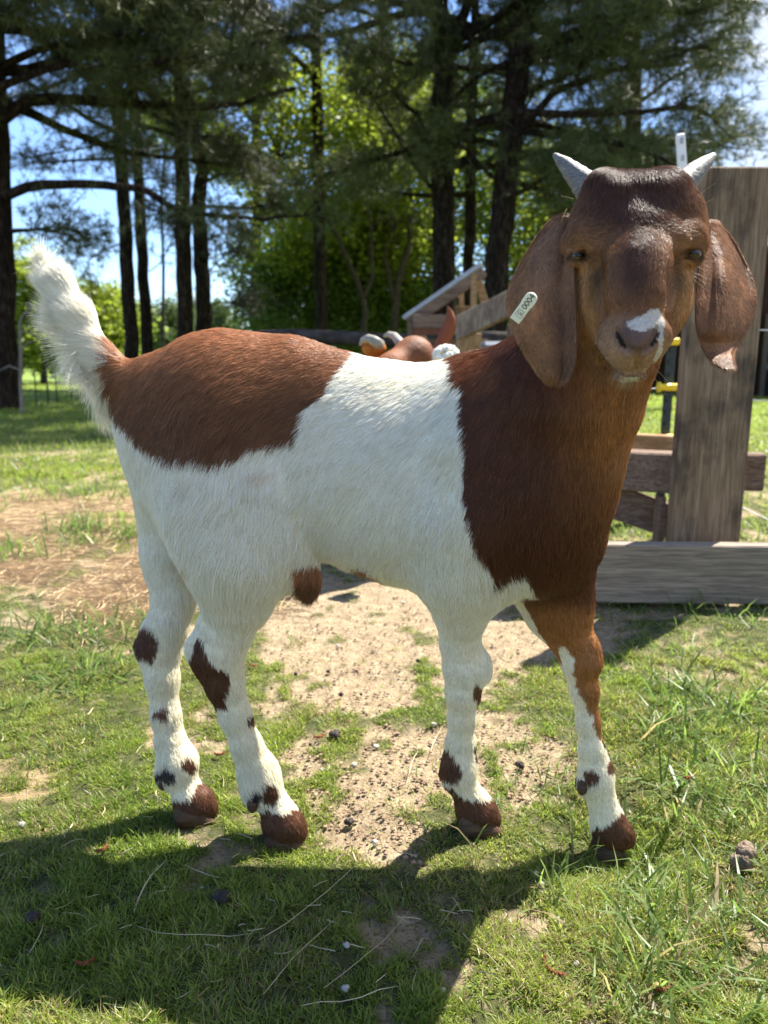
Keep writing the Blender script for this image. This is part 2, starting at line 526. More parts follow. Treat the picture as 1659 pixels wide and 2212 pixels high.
hb_lo, hb_hi = np.array((.11, .42, .46)), np.array((.34, .66, .76))
_a = C(1372, 600, .60)
hb_lo = _a + np.array((-.085, -.13, -.115)); hb_hi = _a + np.array((.085, .10, .115))
Fb = Field((-.46, .55, -.06), (.36, 1.02, .72), .0045)
goat_field(Fb)
Fh = Field(hb_lo, hb_hi, .0019)
goat_field(Fh)
Vb, Qb = Fb.mesh()
ins = ((Vb > hb_lo + .006) & (Vb < hb_hi - .006)).all(axis=1)
Qb = Qb[~ins[Qb].all(axis=1)]
used, inv = np.unique(Qb, return_inverse=True)
Vb = Vb[used]; Qb = inv.reshape(Qb.shape)
Vh, Qh = Fh.mesh()

def goat_ear(rows, nu=18, ns=44, thick=0.0022):
    """rows: (y, xl, xr, z_left, z_mid, z_right, fold) top to bottom; a curved sheet with thickness"""
    R = np.array(rows, float); t = np.linspace(0, 1, len(R)); s = np.linspace(0, 1, ns)
    # smooth (cosine-free) resampling with Catmull-Rom
    def cr(col):
        out = []
        for x in s:
            f = x * (len(R) - 1); i = min(int(f), len(R) - 2); u = f - i
            p = [R[max(i - 1, 0), col], R[i, col], R[i + 1, col], R[min(i + 2, len(R) - 1), col]]
            out.append(0.5 * (2 * p[1] + (p[2] - p[0]) * u + (2 * p[0] - 5 * p[1] + 4 * p[2] - p[3]) * u * u + (3 * p[1] - p[0] - 3 * p[2] + p[3]) * u ** 3))
        return np.array(out)
    Y, XL, XR, ZL, ZM, ZR, FO = [cr(c) for c in range(7)]
    P = np.zeros((ns, nu, 3))
    for i in range(ns):
        for j in range(nu):
            u = j / (nu - 1)
            z = ZL[i] * (1 - u) ** 2 * 1.0 + 2 * u * (1 - u) * (2 * ZM[i] - .5 * (ZL[i] + ZR[i])) + ZR[i] * u * u
            z += FO[i] * (.0060 * math.sin(u * 8.0 + i * .03 + .6) + .0050 * abs(math.sin(u * 5.2 + i * .02)) + .0012 * math.sin(u * 23 + i * .12))
            x = XL[i] + (XR[i] - XL[i]) * u
            yy = Y[i] - 6 * math.sin(u * math.pi) * (i / ns) * 0
            P[i, j] = C(x, yy, z)
    du = np.gradient(P, axis=1); ds = np.gradient(P, axis=0)
    N = np.cross(ds, du); N /= np.linalg.norm(N, axis=2, keepdims=True) + 1e-9
    # thickness fades at the rim
    uu = np.linspace(0, 1, nu)[None, :]; ss = np.linspace(0, 1, ns)[:, None]
    w = np.clip(np.minimum(np.minimum(uu, 1 - uu) * 6, (1 - ss) * 8), 0.25, 1)[..., None] * thick
    A = (P + N * w).reshape(-1, 3); B = (P - N * w).reshape(-1, 3)
    V = np.concatenate([A, B]); n = ns * nu; Q = []
    for i in range(ns - 1):
        for j in range(nu - 1):
            a, b, c, d = i * nu + j, i * nu + j + 1, (i + 1) * nu + j + 1, (i + 1) * nu + j
            Q.append((a, d, c, b)); Q.append((a + n, b + n, c + n, d + n))
    ring = [j for j in range(nu)] + [i * nu + nu - 1 for i in range(1, ns)] + [(ns - 1) * nu + j for j in range(nu - 2, -1, -1)] + [i * nu for i in range(ns - 2, 0, -1)]
    for a, b in zip(ring, ring[1:] + ring[:1]): Q.append((a, b, b + n, a + n))
    # make faces point away from the sheet
    Q = np.array(Q)
    return V, Q

EAR1 = [(468, 1196, 1252, .648, .634, .615, .3), (500, 1166, 1250, .652, .634, .606, .8), (550, 1134, 1240, .652, .63, .598, 1.0), (600, 1108, 1240, .648, .622, .594, 1.0),
        (645, 1094, 1243, .642, .614, .592, .9), (690, 1101, 1245, .634, .608, .592, .9), (735, 1118, 1245, .626, .604, .592, .8),
        (775, 1140, 1242, .620, .602, .594, .7), (805, 1158, 1234, .614, .602, .597, .6), (824, 1174, 1222, .612, .604, .600, .3), (830, 1186, 1208, .610, .606, .604, .1)]
EAR2 = [(478, 1512, 1548, .63, .660, .668, .2), (515, 1504, 1582, .618, .652, .664, .8), (560, 1510, 1608, .606, .634, .655, 1.4), (600, 1508, 1625, .598, .620, .645, 1.5),
        (640, 1504, 1632, .594, .612, .638, 1.2), (680, 1503, 1628, .592, .606, .634, .9), (715, 1506, 1612, .592, .603, .628, .7),
        (742, 1514, 1598, .600, .611, .626, .4), (766, 1526, 1586, .596, .603, .612, .2), (784, 1542, 1586, .586, .589, .594, .0), (798, 1566, 1588, .577, .578, .580, .0)]
Ve1, Qe1 = goat_ear(EAR1)
Ve2, Qe2 = goat_ear(EAR2)
parts = [(Vb, Qb), (Vh, Qh), (Ve1, Qe1), (Ve2, Qe2)]
GV = np.concatenate([p[0] for p in parts])
off = np.cumsum([0] + [len(p[0]) for p in parts])
GQ = np.concatenate([p[1] + o for p, o in zip(parts, off)])
g_part = np.concatenate([np.full(len(p[0]), i) for i, p in enumerate(parts)])

# horns
def goat_horn(pts, n=20):
    m = MB(); P = []; Rr = []
    K = 16
    for i in range(K + 1):
        f = i / K * (len(pts) - 1); j = min(int(f), len(pts) - 2); u = f - j
        a, b = np.array(pts[j], float), np.array(pts[j + 1], float)
        q = a + (b - a) * u; P.append(C(q[0], q[1], q[2])); Rr.append(q[3] * q[2] / FPX * (1 + .035 * math.sin(i * 2.6)))
    m.tube(P, Rr, n, jitter=.03)
    return m
# ------------------------------------------------------------------ coat pattern and hair
def inpoly(x, y, poly):
    p = np.array(poly, float); r = np.zeros(len(x), bool); n = len(p); j = n - 1
    for i in range(n):
        c = ((p[i, 1] > y) != (p[j, 1] > y))
        with np.errstate(divide='ignore', invalid='ignore'):
            xi = (p[j, 0] - p[i, 0]) * (y - p[i, 1]) / (p[j, 1] - p[i, 1] + 1e-12) + p[i, 0]
        r ^= c & (x < xi); j = i
    return r
def inell(x, y, cx, cy, rx, ry, a=0):
    c, s = math.cos(a), math.sin(a); dx, dy = x - cx, y - cy
    return ((dx * c + dy * s) / rx) ** 2 + ((-dx * s + dy * c) / ry) ** 2 < 1

def vnoise(P, scale, seed=0):
    """value noise in -1..1 at points P"""
    q = P * scale + 1000.0; i = np.floor(q).astype(np.int64); f = q - i; f = f * f * (3 - 2 * f)
    out = 0
    for a in (0, 1):
        for b in (0, 1):
            for c in (0, 1):
                h = ((i[:, 0] + a) * 73856093) ^ ((i[:, 1] + b) * 19349663) ^ ((i[:, 2] + c) * 83492791) ^ (seed * 2654435761)
                h = (h ^ (h >> 13)) * 1274126177 & 0x7fffffff
                h = (h ^ (h >> 16)) & 0xffff
                w = (f[:, 0] if a else 1 - f[:, 0]) * (f[:, 1] if b else 1 - f[:, 1]) * (f[:, 2] if c else 1 - f[:, 2])
                out = out + w * (h / 32767.5 - 1)
    return out

RUMP = [(236, 735), (262, 735), (300, 735), (400, 700), (480, 690), (700, 690), (795, 735), (755, 790), (715, 835), (700, 860), (662, 885), (655, 925),
        (642, 950), (600, 958), (575, 955), (540, 965), (495, 988), (430, 985), (400, 978), (375, 985), (330, 968), (290, 945), (268, 915), (246, 880), (238, 850), (232, 790)]
FRONT_L = [(970, 765), (1000, 850), (1005, 950), (1000, 1050), (1010, 1120), (1030, 1180), (1055, 1230), (1075, 1255), (1095, 1238), (1130, 1230), (1152, 1262), (1157, 1283),
           (1125, 1288), (1150, 1330), (1175, 1380), (1195, 1415), (1215, 1480), (1228, 1530), (1236, 1570), (1250, 1500), (1262, 1540), (1298, 1600),
           (1420, 1600), (1700, 900), (1700, 200), (1000, 200)]
SOCK = [(1206, 1400), (1222, 1395), (1238, 1420), (1243, 1475), (1268, 1520), (1285, 1570), (1300, 1605), (1312, 1640), (1320, 1800), (1180, 1800), (1240, 1590), (1235, 1530), (1215, 1490)]

def MOUTH(x, y):
    yl = 812 - 42 * np.abs((x - 1366) / 62) ** 2.2
    return ((np.abs(y - yl) < 3.2) & (np.abs(x - 1366) < 62)).astype(float)
def NOST(x, y):
    a = inell(x, y, 1341, 736, 6, 22, -.5) | inell(x, y, 1415, 733, 5, 20, .5)
    return a.astype(float)
def coat(P, part, jitter=True):
    x, y, z = project(P); n = len(x)
    jx = vnoise(P, 110, 1) * 7 + vnoise(P, 420, 2) * 3; jy = vnoise(P, 110, 3) * 7 + vnoise(P, 420, 4) * 3
    X, Y = x + jx, y + jy
    white = np.array((.92, .875, .75)); rump = np.array((.30, .135, .062)); front = np.array((.115, .040, .018))
    col = np.tile(white, (n, 1))
    # white gets a little yellow and grubby low on the legs, rear and belly
    d = np.clip((Y - 1150) / 500, 0, 1)[:, None] * .5 + np.clip(vnoise(P, 30, 5) - .1, 0, 1)[:, None] * .35
    col = col * (1 - d * np.array((.12, .17, .36)))
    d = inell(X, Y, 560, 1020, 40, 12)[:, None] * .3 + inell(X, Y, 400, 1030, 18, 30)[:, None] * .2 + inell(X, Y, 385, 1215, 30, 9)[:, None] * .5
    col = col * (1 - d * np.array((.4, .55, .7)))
    body = (part < 2)
    m = inpoly(X, Y, RUMP) & body
    cr = rump[None] * (1 + .35 * np.clip((800 - Y) / 80, -1, 1))[:, None]  # lighter towards the back, darker below: mostly sun and shading painted into the brown
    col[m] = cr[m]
    fr = (inpoly(X, Y, FRONT_L) & ~(inpoly(X, Y, SOCK) & (y > 1380))) & (y < 1610) & body
    # warm golden brown along the throat, darker red brown on the shoulder
    g = np.clip((x - 1175) / 150, 0, 1) * np.clip((1200 - y) / 260, 0, 1) * (.75 + .25 * vnoise(P * np.array((1, 1, .25)), 60, 71))
    leg = np.clip((y - 1290) / 40, 0, 1) * (y < 1600)
    g = np.maximum(g, leg * .8)
    g2 = inell(X, Y, 1020, 800, 70, 50) | inell(X, Y, 1000, 790, 50, 60)
    cf = front[None] + g[:, None] * (np.array((.44, .20, .065)) - front)[None]
    cf[g2] = cf[g2] * .5 + np.array((.24, .08, .02)) * .5
    col[fr] = cf[fr]
    # leg markings
    br = np.array((.125, .054, .027)); dk = np.array((.045, .035, .035))
    low = body & (y > 1190)
    def spot(mask, c=br): col[mask & low] = c
    spot(inell(X, Y, 1280, 1677, 17, 16)); spot(inell(X, Y, 1322, 1652, 12, 17)); spot(inell(X, Y, 1306, 1606, 7, 10), dk); spot(inell(X, Y, 1251, 1692, 9, 13), dk)
    spot(inpoly(X, Y, [(1255, 1830), (1268, 1812), (1290, 1790), (1325, 1772), (1352, 1752), (1400, 1750), (1400, 1880), (1255, 1880)]))
    spot(inell(X, Y, 1033, 1500, 14, 23, -.3), np.array((.17, .08, .04)))
    spot(inpoly(X, Y, [(940, 1610), (962, 1612), (985, 1645), (995, 1670), (990, 1685), (965, 1685), (940, 1680)])); spot(inell(X, Y, 1030, 1625, 7, 20), dk)
    spot(inpoly(X, Y, [(955, 1700), (978, 1705), (1000, 1728), (1020, 1738), (1045, 1730), (1062, 1722), (1070, 1700), (1110, 1700), (1110, 1810), (955, 1810)]))
    spot(inpoly(X, Y, [(425, 1375), (400, 1440), (425, 1495), (452, 1530), (482, 1525), (497, 1480), (492, 1450), (465, 1440), (445, 1415), (438, 1385)]))
    spot(inell(X, Y, 545, 1545, 8, 20, .3)); spot(inell(X, Y, 582, 1715, 20, 27)); spot(inell(X, Y, 548, 1725, 14, 14), dk)
    spot(inpoly(X, Y, [(555, 1750), (600, 1752), (640, 1748), (655, 1725), (700, 1725), (700, 1850), (555, 1850)]))
    spot(inell(X, Y, 315, 1388, 27, 38)); spot(inell(X, Y, 346, 1540, 18, 11), br * 1.5); spot(inell(X, Y, 358, 1675, 23, 15), dk * 1.5); spot(inell(X, Y, 407, 1650, 13, 22, -.3))
    spot(inpoly(X, Y, [(365, 1725), (385, 1730), (405, 1722), (430, 1690), (445, 1670), (490, 1670), (490, 1790), (365, 1790)]))
    spot(inpoly(X, Y, [(636, 1205), (665, 1205), (705, 1232), (690, 1252), (640, 1245)]), rump * 1.3); spot(inpoly(X, Y, [(745, 1270), (765, 1218), (795, 1222), (830, 1270)]), rump)
    spot(inell(X, Y, 667, 1268, 25, 28), rump * .6)
    # head colours
    hd = part == 1
    hw = np.clip((.668 - z) / .022, 0, 1) * np.clip((842 - y) / 22, 0, 1) * np.clip((x - 1205) / 12, 0, 1)
    face = np.array((.30, .145, .062)); dark = np.array((.085, .036, .025))
    w = np.clip(1 - np.hypot((x - 1372) / 175, (y - 400) / 150), 0, 1) * 1.9
    w = np.maximum(w, np.clip(1 - np.hypot((x - 1375) / 75, (y - 560) / 190), 0, 1) * 1.2); w = np.clip(w, 0, .9)
    ch = face[None] + (dark - face)[None] * w[:, None]
    chk = np.clip(1 - np.hypot((x - 1265) / 45, (y - 640) / 130), 0, 1) + np.clip(1 - np.hypot((x - 1480) / 35, (y - 620) / 120), 0, 1)
    ch = ch + (np.array((.52, .27, .09)) - ch) * np.clip(chk * 1.5, 0, .8)[:, None]
    groove_dark = np.clip(1.2 - np.hypot((x - 1290) / 22, (y - 600) / 60), 0, 1) + np.clip(1.2 - np.hypot((x - 1462) / 18, (y - 600) / 60), 0, 1)  # grooves below the eyes: dark tear lines plus shade painted in for relief
    ch = ch * (1 - .62 * np.clip(groove_dark, 0, 1))[:, None]
    mz = np.clip(1.5 - np.hypot((x - 1366) / 78, (y - 765) / 62), 0, 1)
    ch = ch + (np.array((.44, .31, .22)) - ch) * (mz * .75)[:, None]
    nz = np.clip(2.2 * (1.25 - np.hypot((x - 1378) / 46, (y - 728) / 34)), 0, 1)
    ch = ch + (np.array((.17, .11, .10)) - ch) * nz[:, None]
    xx, yy = x + jx * .4, y + jy * .4
    wp = inpoly(xx, yy, [(1352, 700), (1385, 685), (1405, 672), (1425, 672), (1433, 690), (1432, 760), (1420, 780), (1412, 775), (1424, 745), (1418, 705), (1400, 712), (1385, 720), (1362, 712)])
    ch[wp] = np.array((.66, .62, .56))
    wc = inell(xx, yy, 1362, 823, 27, 10) & (y > 815); ch[wc] = np.array((.6, .56, .4))
    ch = ch * (1 - .72 * (inell(x, y, 1250, 554, 28, 13) | inell(x, y, 1494, 550, 26, 13)))[:, None]
    ch = ch * (1 - .6 * MOUTH(x, y))[:, None]
    ch = ch * hw[:, None] + cf * (1 - hw[:, None])
    ch = ch * (1 - .9 * NOST(x, y))[:, None]
    col[hd] = ch[hd]
    er = part >= 2
    ce = np.tile(np.array((.27, .14, .072)), (n, 1)) * (1 + .25 * vnoise(P, 60, 8))[:, None]
    rim = (part == 2) & (x < 1150 - (y - 560) * .1) | (part == 2) & (y > 700) & (x < 1190)
    ce[rim] = ce[rim] * np.array((1.15, 1.1, .9))
    col[er] = ce[er]
    
    return np.clip(col, 0, 1)

g_cols = coat(GV, g_part)
ns_ = np.zeros(len(GV), bool)

GOAT = empty('goat', (0.0, 0.83, 0.0))
tag(GOAT, 'young brown and white goat kid with drooping ears standing on the grass facing the camera', 'goat')
Ms = Mat('goat skin and undercoat', .75, .15)
at = Ms.node('ShaderNodeAttribute', attribute_name='coat')
Ms.color(Ms.mix(1.0, at.outputs['Color'], (.78, .74, .70), 'MULTIPLY'))
Ms.bump(Ms.noise(Ms.coords('Object', (1, 1, .5)), 500), .35, .001)
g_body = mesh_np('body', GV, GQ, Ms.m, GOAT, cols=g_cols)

# guides: where on the photographed animal, hair direction (right, down, towards camera), length mm, lift
GUIDES = [
 (300, 800, .88, -.5, .6, 0, 14, .25), (330, 850, .86, -.35, .85, 0, 16, .25), (400, 770, .86, -.85, .45, 0, 13, .2), (480, 730, .87, -.95, .25, 0, 12, .2), (470, 850, .76, -.7, .7, 0, 15, .22),
 (600, 730, .87, -.97, .2, 0, 12, .2), (600, 830, .77, -.85, .5, 0, 14, .2), (560, 930, .75, -.55, .8, 0, 18, .25), (400, 950, .78, -.25, .95, 0, 20, .25), (700, 760, .85, -.95, .3, 0, 12, .2),
 (760, 850, .77, -.85, .5, 0, 13, .2), (800, 780, .84, -.9, .4, 0, 12, .2), (900, 830, .77, -.8, .6, 0, 13, .2), (800, 950, .74, -.7, .7, 0, 14, .2), (900, 980, .74, -.65, .75, 0, 14, .2),
 (700, 1050, .74, -.5, .85, 0, 16, .22), (850, 1100, .74, -.5, .85, 0, 14, .2), (940, 1180, .74, -.25, .95, 0, 14, .2), (780, 1200, .76, -.5, .85, 0, 18, .25), (660, 1200, .80, -.3, .95, 0, 18, .3),
 (980, 800, .80, -.85, .5, 0, 12, .22), (1060, 770, .80, -.85, .35, 0, 14, .4), (1120, 745, .78, -.85, .3, 0, 14, .45), (1050, 880, .74, -.7, .7, 0, 12, .2), (1060, 1000, .70, -.45, .9, 0, 12, .2),
 (1050, 1120, .70, -.25, .97, 0, 12, .2), (1130, 820, .72, -.6, .8, 0, 11, .2), (1150, 950, .66, -.3, .95, 0, 11, .2), (1180, 1100, .68, -.1, 1, 0, 12, .2), (1200, 1220, .72, .05, 1, 0, 14, .3),
 (1270, 1000, .70, .05, 1, 0, 10, .2), (1300, 1150, .74, .2, .95, 0, 11, .3), (1290, 870, .62, 0, 1, 0, 9, .18), (1380, 900, .66, .1, 1, 0, 9, .2), (1100, 1260, .74, .3, .9, 0, 18, .3),
 (450, 1020, .72, -.1, 1, 0, 17, .25), (500, 1100, .72, -.15, 1, 0, 17, .25), (420, 1120, .76, -.5, .85, 0, 20, .3), (540, 1200, .74, -.1, 1, 0, 16, .25), (460, 1250, .77, -.3, .95, 0, 18, .3),
 (300, 950, .88, -.1, 1, 0, 10, .2), (320, 1080, .90, -.1, 1, 0, 12, .25), (340, 1200, .90, -.15, 1, 0, 12, .25), (370, 1300, .90, -.05, 1, 0, 10, .22), (350, 1450, .90, 0, 1, 0, 8, .2),
 (360, 1600, .90, .1, 1, 0, 8, .22), (410, 1720, .90, .3, .95, 0, 7, .15), (590, 1230, .8, -.2, 1, 0, 15, .3), (500, 1380, .80, -.05, 1, 0, 11, .25), (440, 1420, .84, .05, 1, 0, 8, .2), (500, 1500, .83, .2, 1, 0, 8, .22),
 (530, 1600, .84, .3, .95, 0, 8, .22), (560, 1690, .85, .3, .95, 0, 9, .25), (610, 1770, .85, .25, .97, 0, 7, .12),
 (980, 1250, .77, 0, 1, 0, 12, .22), (990, 1350, .80, 0, 1, 0, 9, .2), (1000, 1450, .82, 0, 1, 0, 7, .15), (995, 1550, .84, 0, 1, 0, 6, .15), (995, 1650, .85, .05, 1, 0, 7, .2), (1025, 1745, .86, .2, 1, 0, 7, .15),
 (1200, 1300, .80, .1, 1, 0, 9, .2), (1250, 1420, .82, .15, 1, 0, 6, .12), (1270, 1550, .84, .1, 1, 0, 6, .12), (1290, 1680, .84, .15, 1, 0, 6, .15), (1315, 1780, .84, .25, 1, 0, 6, .12),
 # tail
 (250, 870, .87, -.3, .95, 0, 26, .35), (225, 830, .87, -.6, .8, 0, 42, .35), (185, 770, .87, -.8, .6, 0, 40, .28), (145, 710, .87, -.85, .2, 0, 34, .25), (110, 640, .87, -.72, -.5, 0, 26, .15), (95, 580, .86, -.45, -.9, 0, 32, .10), (110, 560, .86, -.5, -.88, 0, 26, .05),
 (243, 805, .86, -.6, .1, 0, 12, .06), (225, 765, .855, -.6, -.4, 0, 18, .04), (190, 700, .855, -.58, -.65, 0, 24, .03), (155, 640, .855, -.55, -.75, 0, 26, .03), (125, 595, .855, -.5, -.85, 0, 26, .06),
 (185, 740, .84, -.75, .1, 0, 30, .1), (135, 650, .84, -.65, -.5, 0, 30, .1), (215, 800, .84, -.75, .45, 0, 34, .2),
 (275, 805, .87, -.85, .15, 0, 9, .08), (272, 880, .87, -.2, .95, 0, 10, .12), (285, 960, .88, -.1, 1, 0, 9, .12), (262, 840, .86, -.6, .4, 0, 12, .1),
]
GUIDES_HEAD = [
 (1372, 390, .60, 0, 1, .3, 11, .45), (1300, 390, .60, -.5, .8, .2, 6, .35), (1445, 390, .60, .5, .8, .2, 6, .35), (1372, 450, .58, 0, 1, 0, 6, .25), (1280, 450, .60, -.5, .85, 0, 5, .3), (1470, 450, .60, .5, .85, 0, 5, .3),
 (1372, 530, .56, 0, -.9, .2, 5, .3), (1300, 520, .58, -.6, -.3, 0, 5, .3), (1445, 520, .58, .6, -.3, 0, 5, .3), (1372, 600, .54, 0, -1, 0, 4, .3), (1330, 600, .55, -.5, -.8, 0, 4, .3), (1420, 600, .55, .5, -.8, 0, 4, .3),
 (1372, 670, .53, 0, -1, 0, 2.5, .25), (1250, 620, .60, -.2, 1, 0, 5, .2), (1270, 700, .60, -.1, 1, 0, 6, .2), (1490, 620, .60, .2, 1, 0, 5, .2), (1460, 700, .60, .1, 1, 0, 5, .2), (1310, 740, .55, -.4, .9, 0, 2, .2),
 (1420, 740, .55, .4, .9, 0, 2, .2), (1366, 790, .54, 0, 1, 0, 2, .2), (1366, 828, .55, 0, 1, 0, 3.5, .2), (1300, 820, .60, -.1, 1, 0, 8, .2), (1378, 735, .52, 0, -1, 0, .8, .2), (1235, 480, .62, -.5, .8, 0, 6, .3), (1515, 470, .62, .5, .8, 0, 7, .4),
 (1150, 620, .61, -.1, 1, 0, 2.6, .15), (1180, 760, .60, 0, 1, 0, 2.6, .15), (1220, 600, .60, 0, 1, 0, 2.6, .15), (1570, 600, .62, .1, 1, 0, 2.6, .15), (1540, 720, .61, .1, 1, 0, 2.6, .15), (1560, 520, .62, .3, 1, 0, 4, .2), (1190, 500, .63, -.4, .9, 0, 3.5, .2), (1390, 860, .64, .1, 1, 0, 8, .2),
]
def guide_arrays(G_):
    P = np.array([C(g[0], g[1], g[2]) for g in G_]); D = np.array([(g[3], -g[5], -g[4]) for g in G_], float)
    D /= np.linalg.norm(D, axis=1, keepdims=True)
    return P, D, np.array([g[6] for g in G_]) / 1000, np.array([g[7] for g in G_])

def tri_sample(V, Q, n, weight):
    T = np.concatenate([Q[:, [0, 1, 2]], Q[:, [0, 2, 3]]])
    a, b, c = V[T[:, 0]], V[T[:, 1]], V[T[:, 2]]
    N = np.cross(b - a, c - a); A = np.linalg.norm(N, axis=1)
    w = A * weight((a + b + c) / 3, N / (A[:, None] + 1e-12), T)
    k = rng.choice(len(T), n, p=w / w.sum())
    r1, r2 = np.sqrt(rng.random(n)), rng.random(n)
    P = a[k] * (1 - r1)[:, None] + b[k] * (r1 * (1 - r2))[:, None] + c[k] * (r1 * r2)[:, None]
    return P, k, T

# smooth vertex normals
_t = np.concatenate([GQ[:, [0, 1, 2]], GQ[:, [0, 2, 3]]])
_n = np.cross(GV[_t[:, 1]] - GV[_t[:, 0]], GV[_t[:, 2]] - GV[_t[:, 0]])
GN = np.zeros_like(GV)
for j in range(3): 
    for d_ in range(3): GN[:, d_] += np.bincount(_t[:, j], _n[:, d_], len(GV))
GN /= np.linalg.norm(GN, axis=1, keepdims=True) + 1e-12

def grow(name, n, guides, weight, r0, mat, parent, lenmul=1.0, npt=5, power=4, hairvar=.12, seed=1, long_tail=False):
    P, k, T = tri_sample(GV, GQ, n, weight)
    N = GN[T[k]].mean(axis=1); N /= np.linalg.norm(N, axis=1, keepdims=True) + 1e-12
    part = g_part[T[k][:, 0]]
    gp, gd, gl, gr = guides
    D = np.zeros_like(P); L = np.zeros(n); Rr = np.zeros(n)
    for s in range(0, n, 40000):
        q = P[s:s + 40000]
        d2 = ((q[:, None, :] - gp[None]) ** 2).sum(axis=2) + 4e-5
        w = d2 ** (-power / 2); w /= w.sum(axis=1, keepdims=True)
        D[s:s + 40000] = w @ gd; L[s:s + 40000] = w @ gl; Rr[s:s + 40000] = w @ gr
    # wandering locks
    xq, yq, zq = project(P); tl = np.where((xq < 245) & (yq < 860), .35, 1.0)
    for a in range(3):
        D[:, a] += tl * .20 * vnoise(P, 28, 20 + a + seed) + tl * .14 * vnoise(P, 140, 30 + a + seed) + rng.normal(0, .07, n)
    D -= N * (D * N).sum(axis=1)[:, None]; D /= np.linalg.norm(D, axis=1, keepdims=True) + 1e-9
    lf = .75 + .5 * rng.random(n) + .2 * vnoise(P, 90, 50); L = L * lf * lenmul
    Rr = np.clip(Rr * .62 * (1 + .4 * vnoise(P, 120, 51)) + rng.normal(0, .04, n), .03, .9)
    t = np.linspace(0, 1, npt)[None, :, None]
    lift = (Rr * L)[:, None, None]
    pos = P[:, None, :] + D[:, None, :] * (L[:, None, None] * (t - .12 * t * t)) + N[:, None, :] * lift * (1.6 * t - .9 * t * t)
    pos[:, :, 2] -= (L[:, None] * .10) * t[..., 0] ** 2
    # curl
    S = np.cross(D, N); ph = rng.random(n) * 6.28
    pos += S[:, None, :] * (np.sin(ph[:, None] + t[..., 0] * 3.0) - np.sin(ph)[:, None])[..., None] * (L * .05)[:, None, None]
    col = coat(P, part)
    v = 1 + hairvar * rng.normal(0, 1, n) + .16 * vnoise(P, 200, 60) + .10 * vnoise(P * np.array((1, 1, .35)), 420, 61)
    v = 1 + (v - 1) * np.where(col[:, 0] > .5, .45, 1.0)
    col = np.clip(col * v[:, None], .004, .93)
    hc = bpy.data.hair_curves.new(name)
    hc.add_curves([npt] * n)
    org = np.array(parent.location)
    hc.attributes['position'].data.foreach_set('vector', (pos - org).astype(np.float32).ravel())
    ra = hc.attributes.get('radius') or hc.attributes.new('radius', 'FLOAT', 'POINT')
    rr = (r0 * (.6 + .8 * rng.random(n)))[:, None] * (1 - .8 * np.linspace(0, 1, npt) ** 2)[None]
    ra.data.foreach_set('value', rr.astype(np.float32).ravel())
    ca = hc.attributes.new('coat', 'FLOAT_COLOR', 'CURVE')
    c4 = np.ones((n, 4), np.float32); c4[:, :3] = col
    ca.data.foreach_set('color', c4.ravel())
    hc.materials.append(mat)
    o = bpy.data.objects.new(name, hc); COL.objects.link(o); o.parent = parent
    return o

Mh = Mat('goat hair', .40, .38)
at = Mh.node('ShaderNodeAttribute', attribute_name='coat')
Mh.color(at.outputs['Color']); Mh.translucent(.22)
_hx = [C(g[0], g[1], g[2]) for g in ((1378, 735, .53),)]
def w_body(c, N, T):
    x, y, z = project(c)
    w = np.where(N[:, 1] < .3, 1.0, .55)
    p = g_part[T[:, 0]]
    head = (p >= 1)
    w = np.where(head, 0, w)
    tail = (x < 240) & (y < 870)
    w = np.where(tail, 1.9, w)
    w = w * (c[:, 2] > .004)
    return w
def w_head(c, N, T):
    x, y, z = project(c); p = g_part[T[:, 0]]
    w = (p >= 1).astype(float) * np.where(N[:, 1] < .3, 1.0, .5)
    w = w * ~(inell(x, y, 1250, 553, 17, 8) | inell(x, y, 1492, 549, 16, 8))
    w = w * np.where(inell(x, y, 1378, 733, 34, 22), .3, 1) * (1 - NOST(x, y))
    w = w * (1 - .85 * MOUTH(x, y))
    return w
HAIR_N = (330000, 150000)
grow('coat', HAIR_N[0], guide_arrays(GUIDES), w_body, .00021, Mh.m, GOAT, hairvar=.24)
grow('face_hair', HAIR_N[1], guide_arrays(GUIDES_HEAD), w_head, .00013, Mh.m, GOAT, seed=5, hairvar=.28)

def w_tail(c, N, T):
    x, y, z = project(c); return ((x < 236) & (y < 850) & (g_part[T[:, 0]] == 0)).astype(float) * (.25 + np.clip((y - 560) / 200, 0, 1) * np.clip((N[:, 0] * -1 + .6), .1, 1))
grow('tail_hair', 9000, guide_arrays(GUIDES), w_tail, .00012, Mh.m, GOAT, lenmul=1.45, npt=7, seed=9)
# horns, eyes
Mk = Mat('goat horn', .55, .4)
v = Mk.math('ADD', Mk.math('MULTIPLY', Mk.noise(Mk.coords('Object', (1, 1, 2.2)), 130, 6, .65, 2.5), .7), Mk.math('MULTIPLY', Mk.noise(Mk.coords('Object', (.4, .4, 4)), 90, 3), .3))
Mk.color(Mk.ramp(v, [(.3, (.05, .048, .045)), (.5, (.15, .145, .135)), (.75, (.34, .33, .30))])); Mk.bump(v, .6, .002)
for pts in ([(1275, 410, .645, 32), (1246, 380, .65, 24), (1218, 353, .655, 15), (1197, 334, .66, 5)],
            [(1472, 404, .645, 31), (1497, 376, .65, 24), (1522, 353, .655, 16), (1542, 335, .66, 6)]):
    goat_horn(pts).build('horn', Mk.m, GOAT, smooth=True)
Mi = Mat('goat iris', .06, .6); Mi.color((.05, .026, .010))
Mp = Mat('goat pupil', .05, .6); Mp.color((.004, .004, .004))
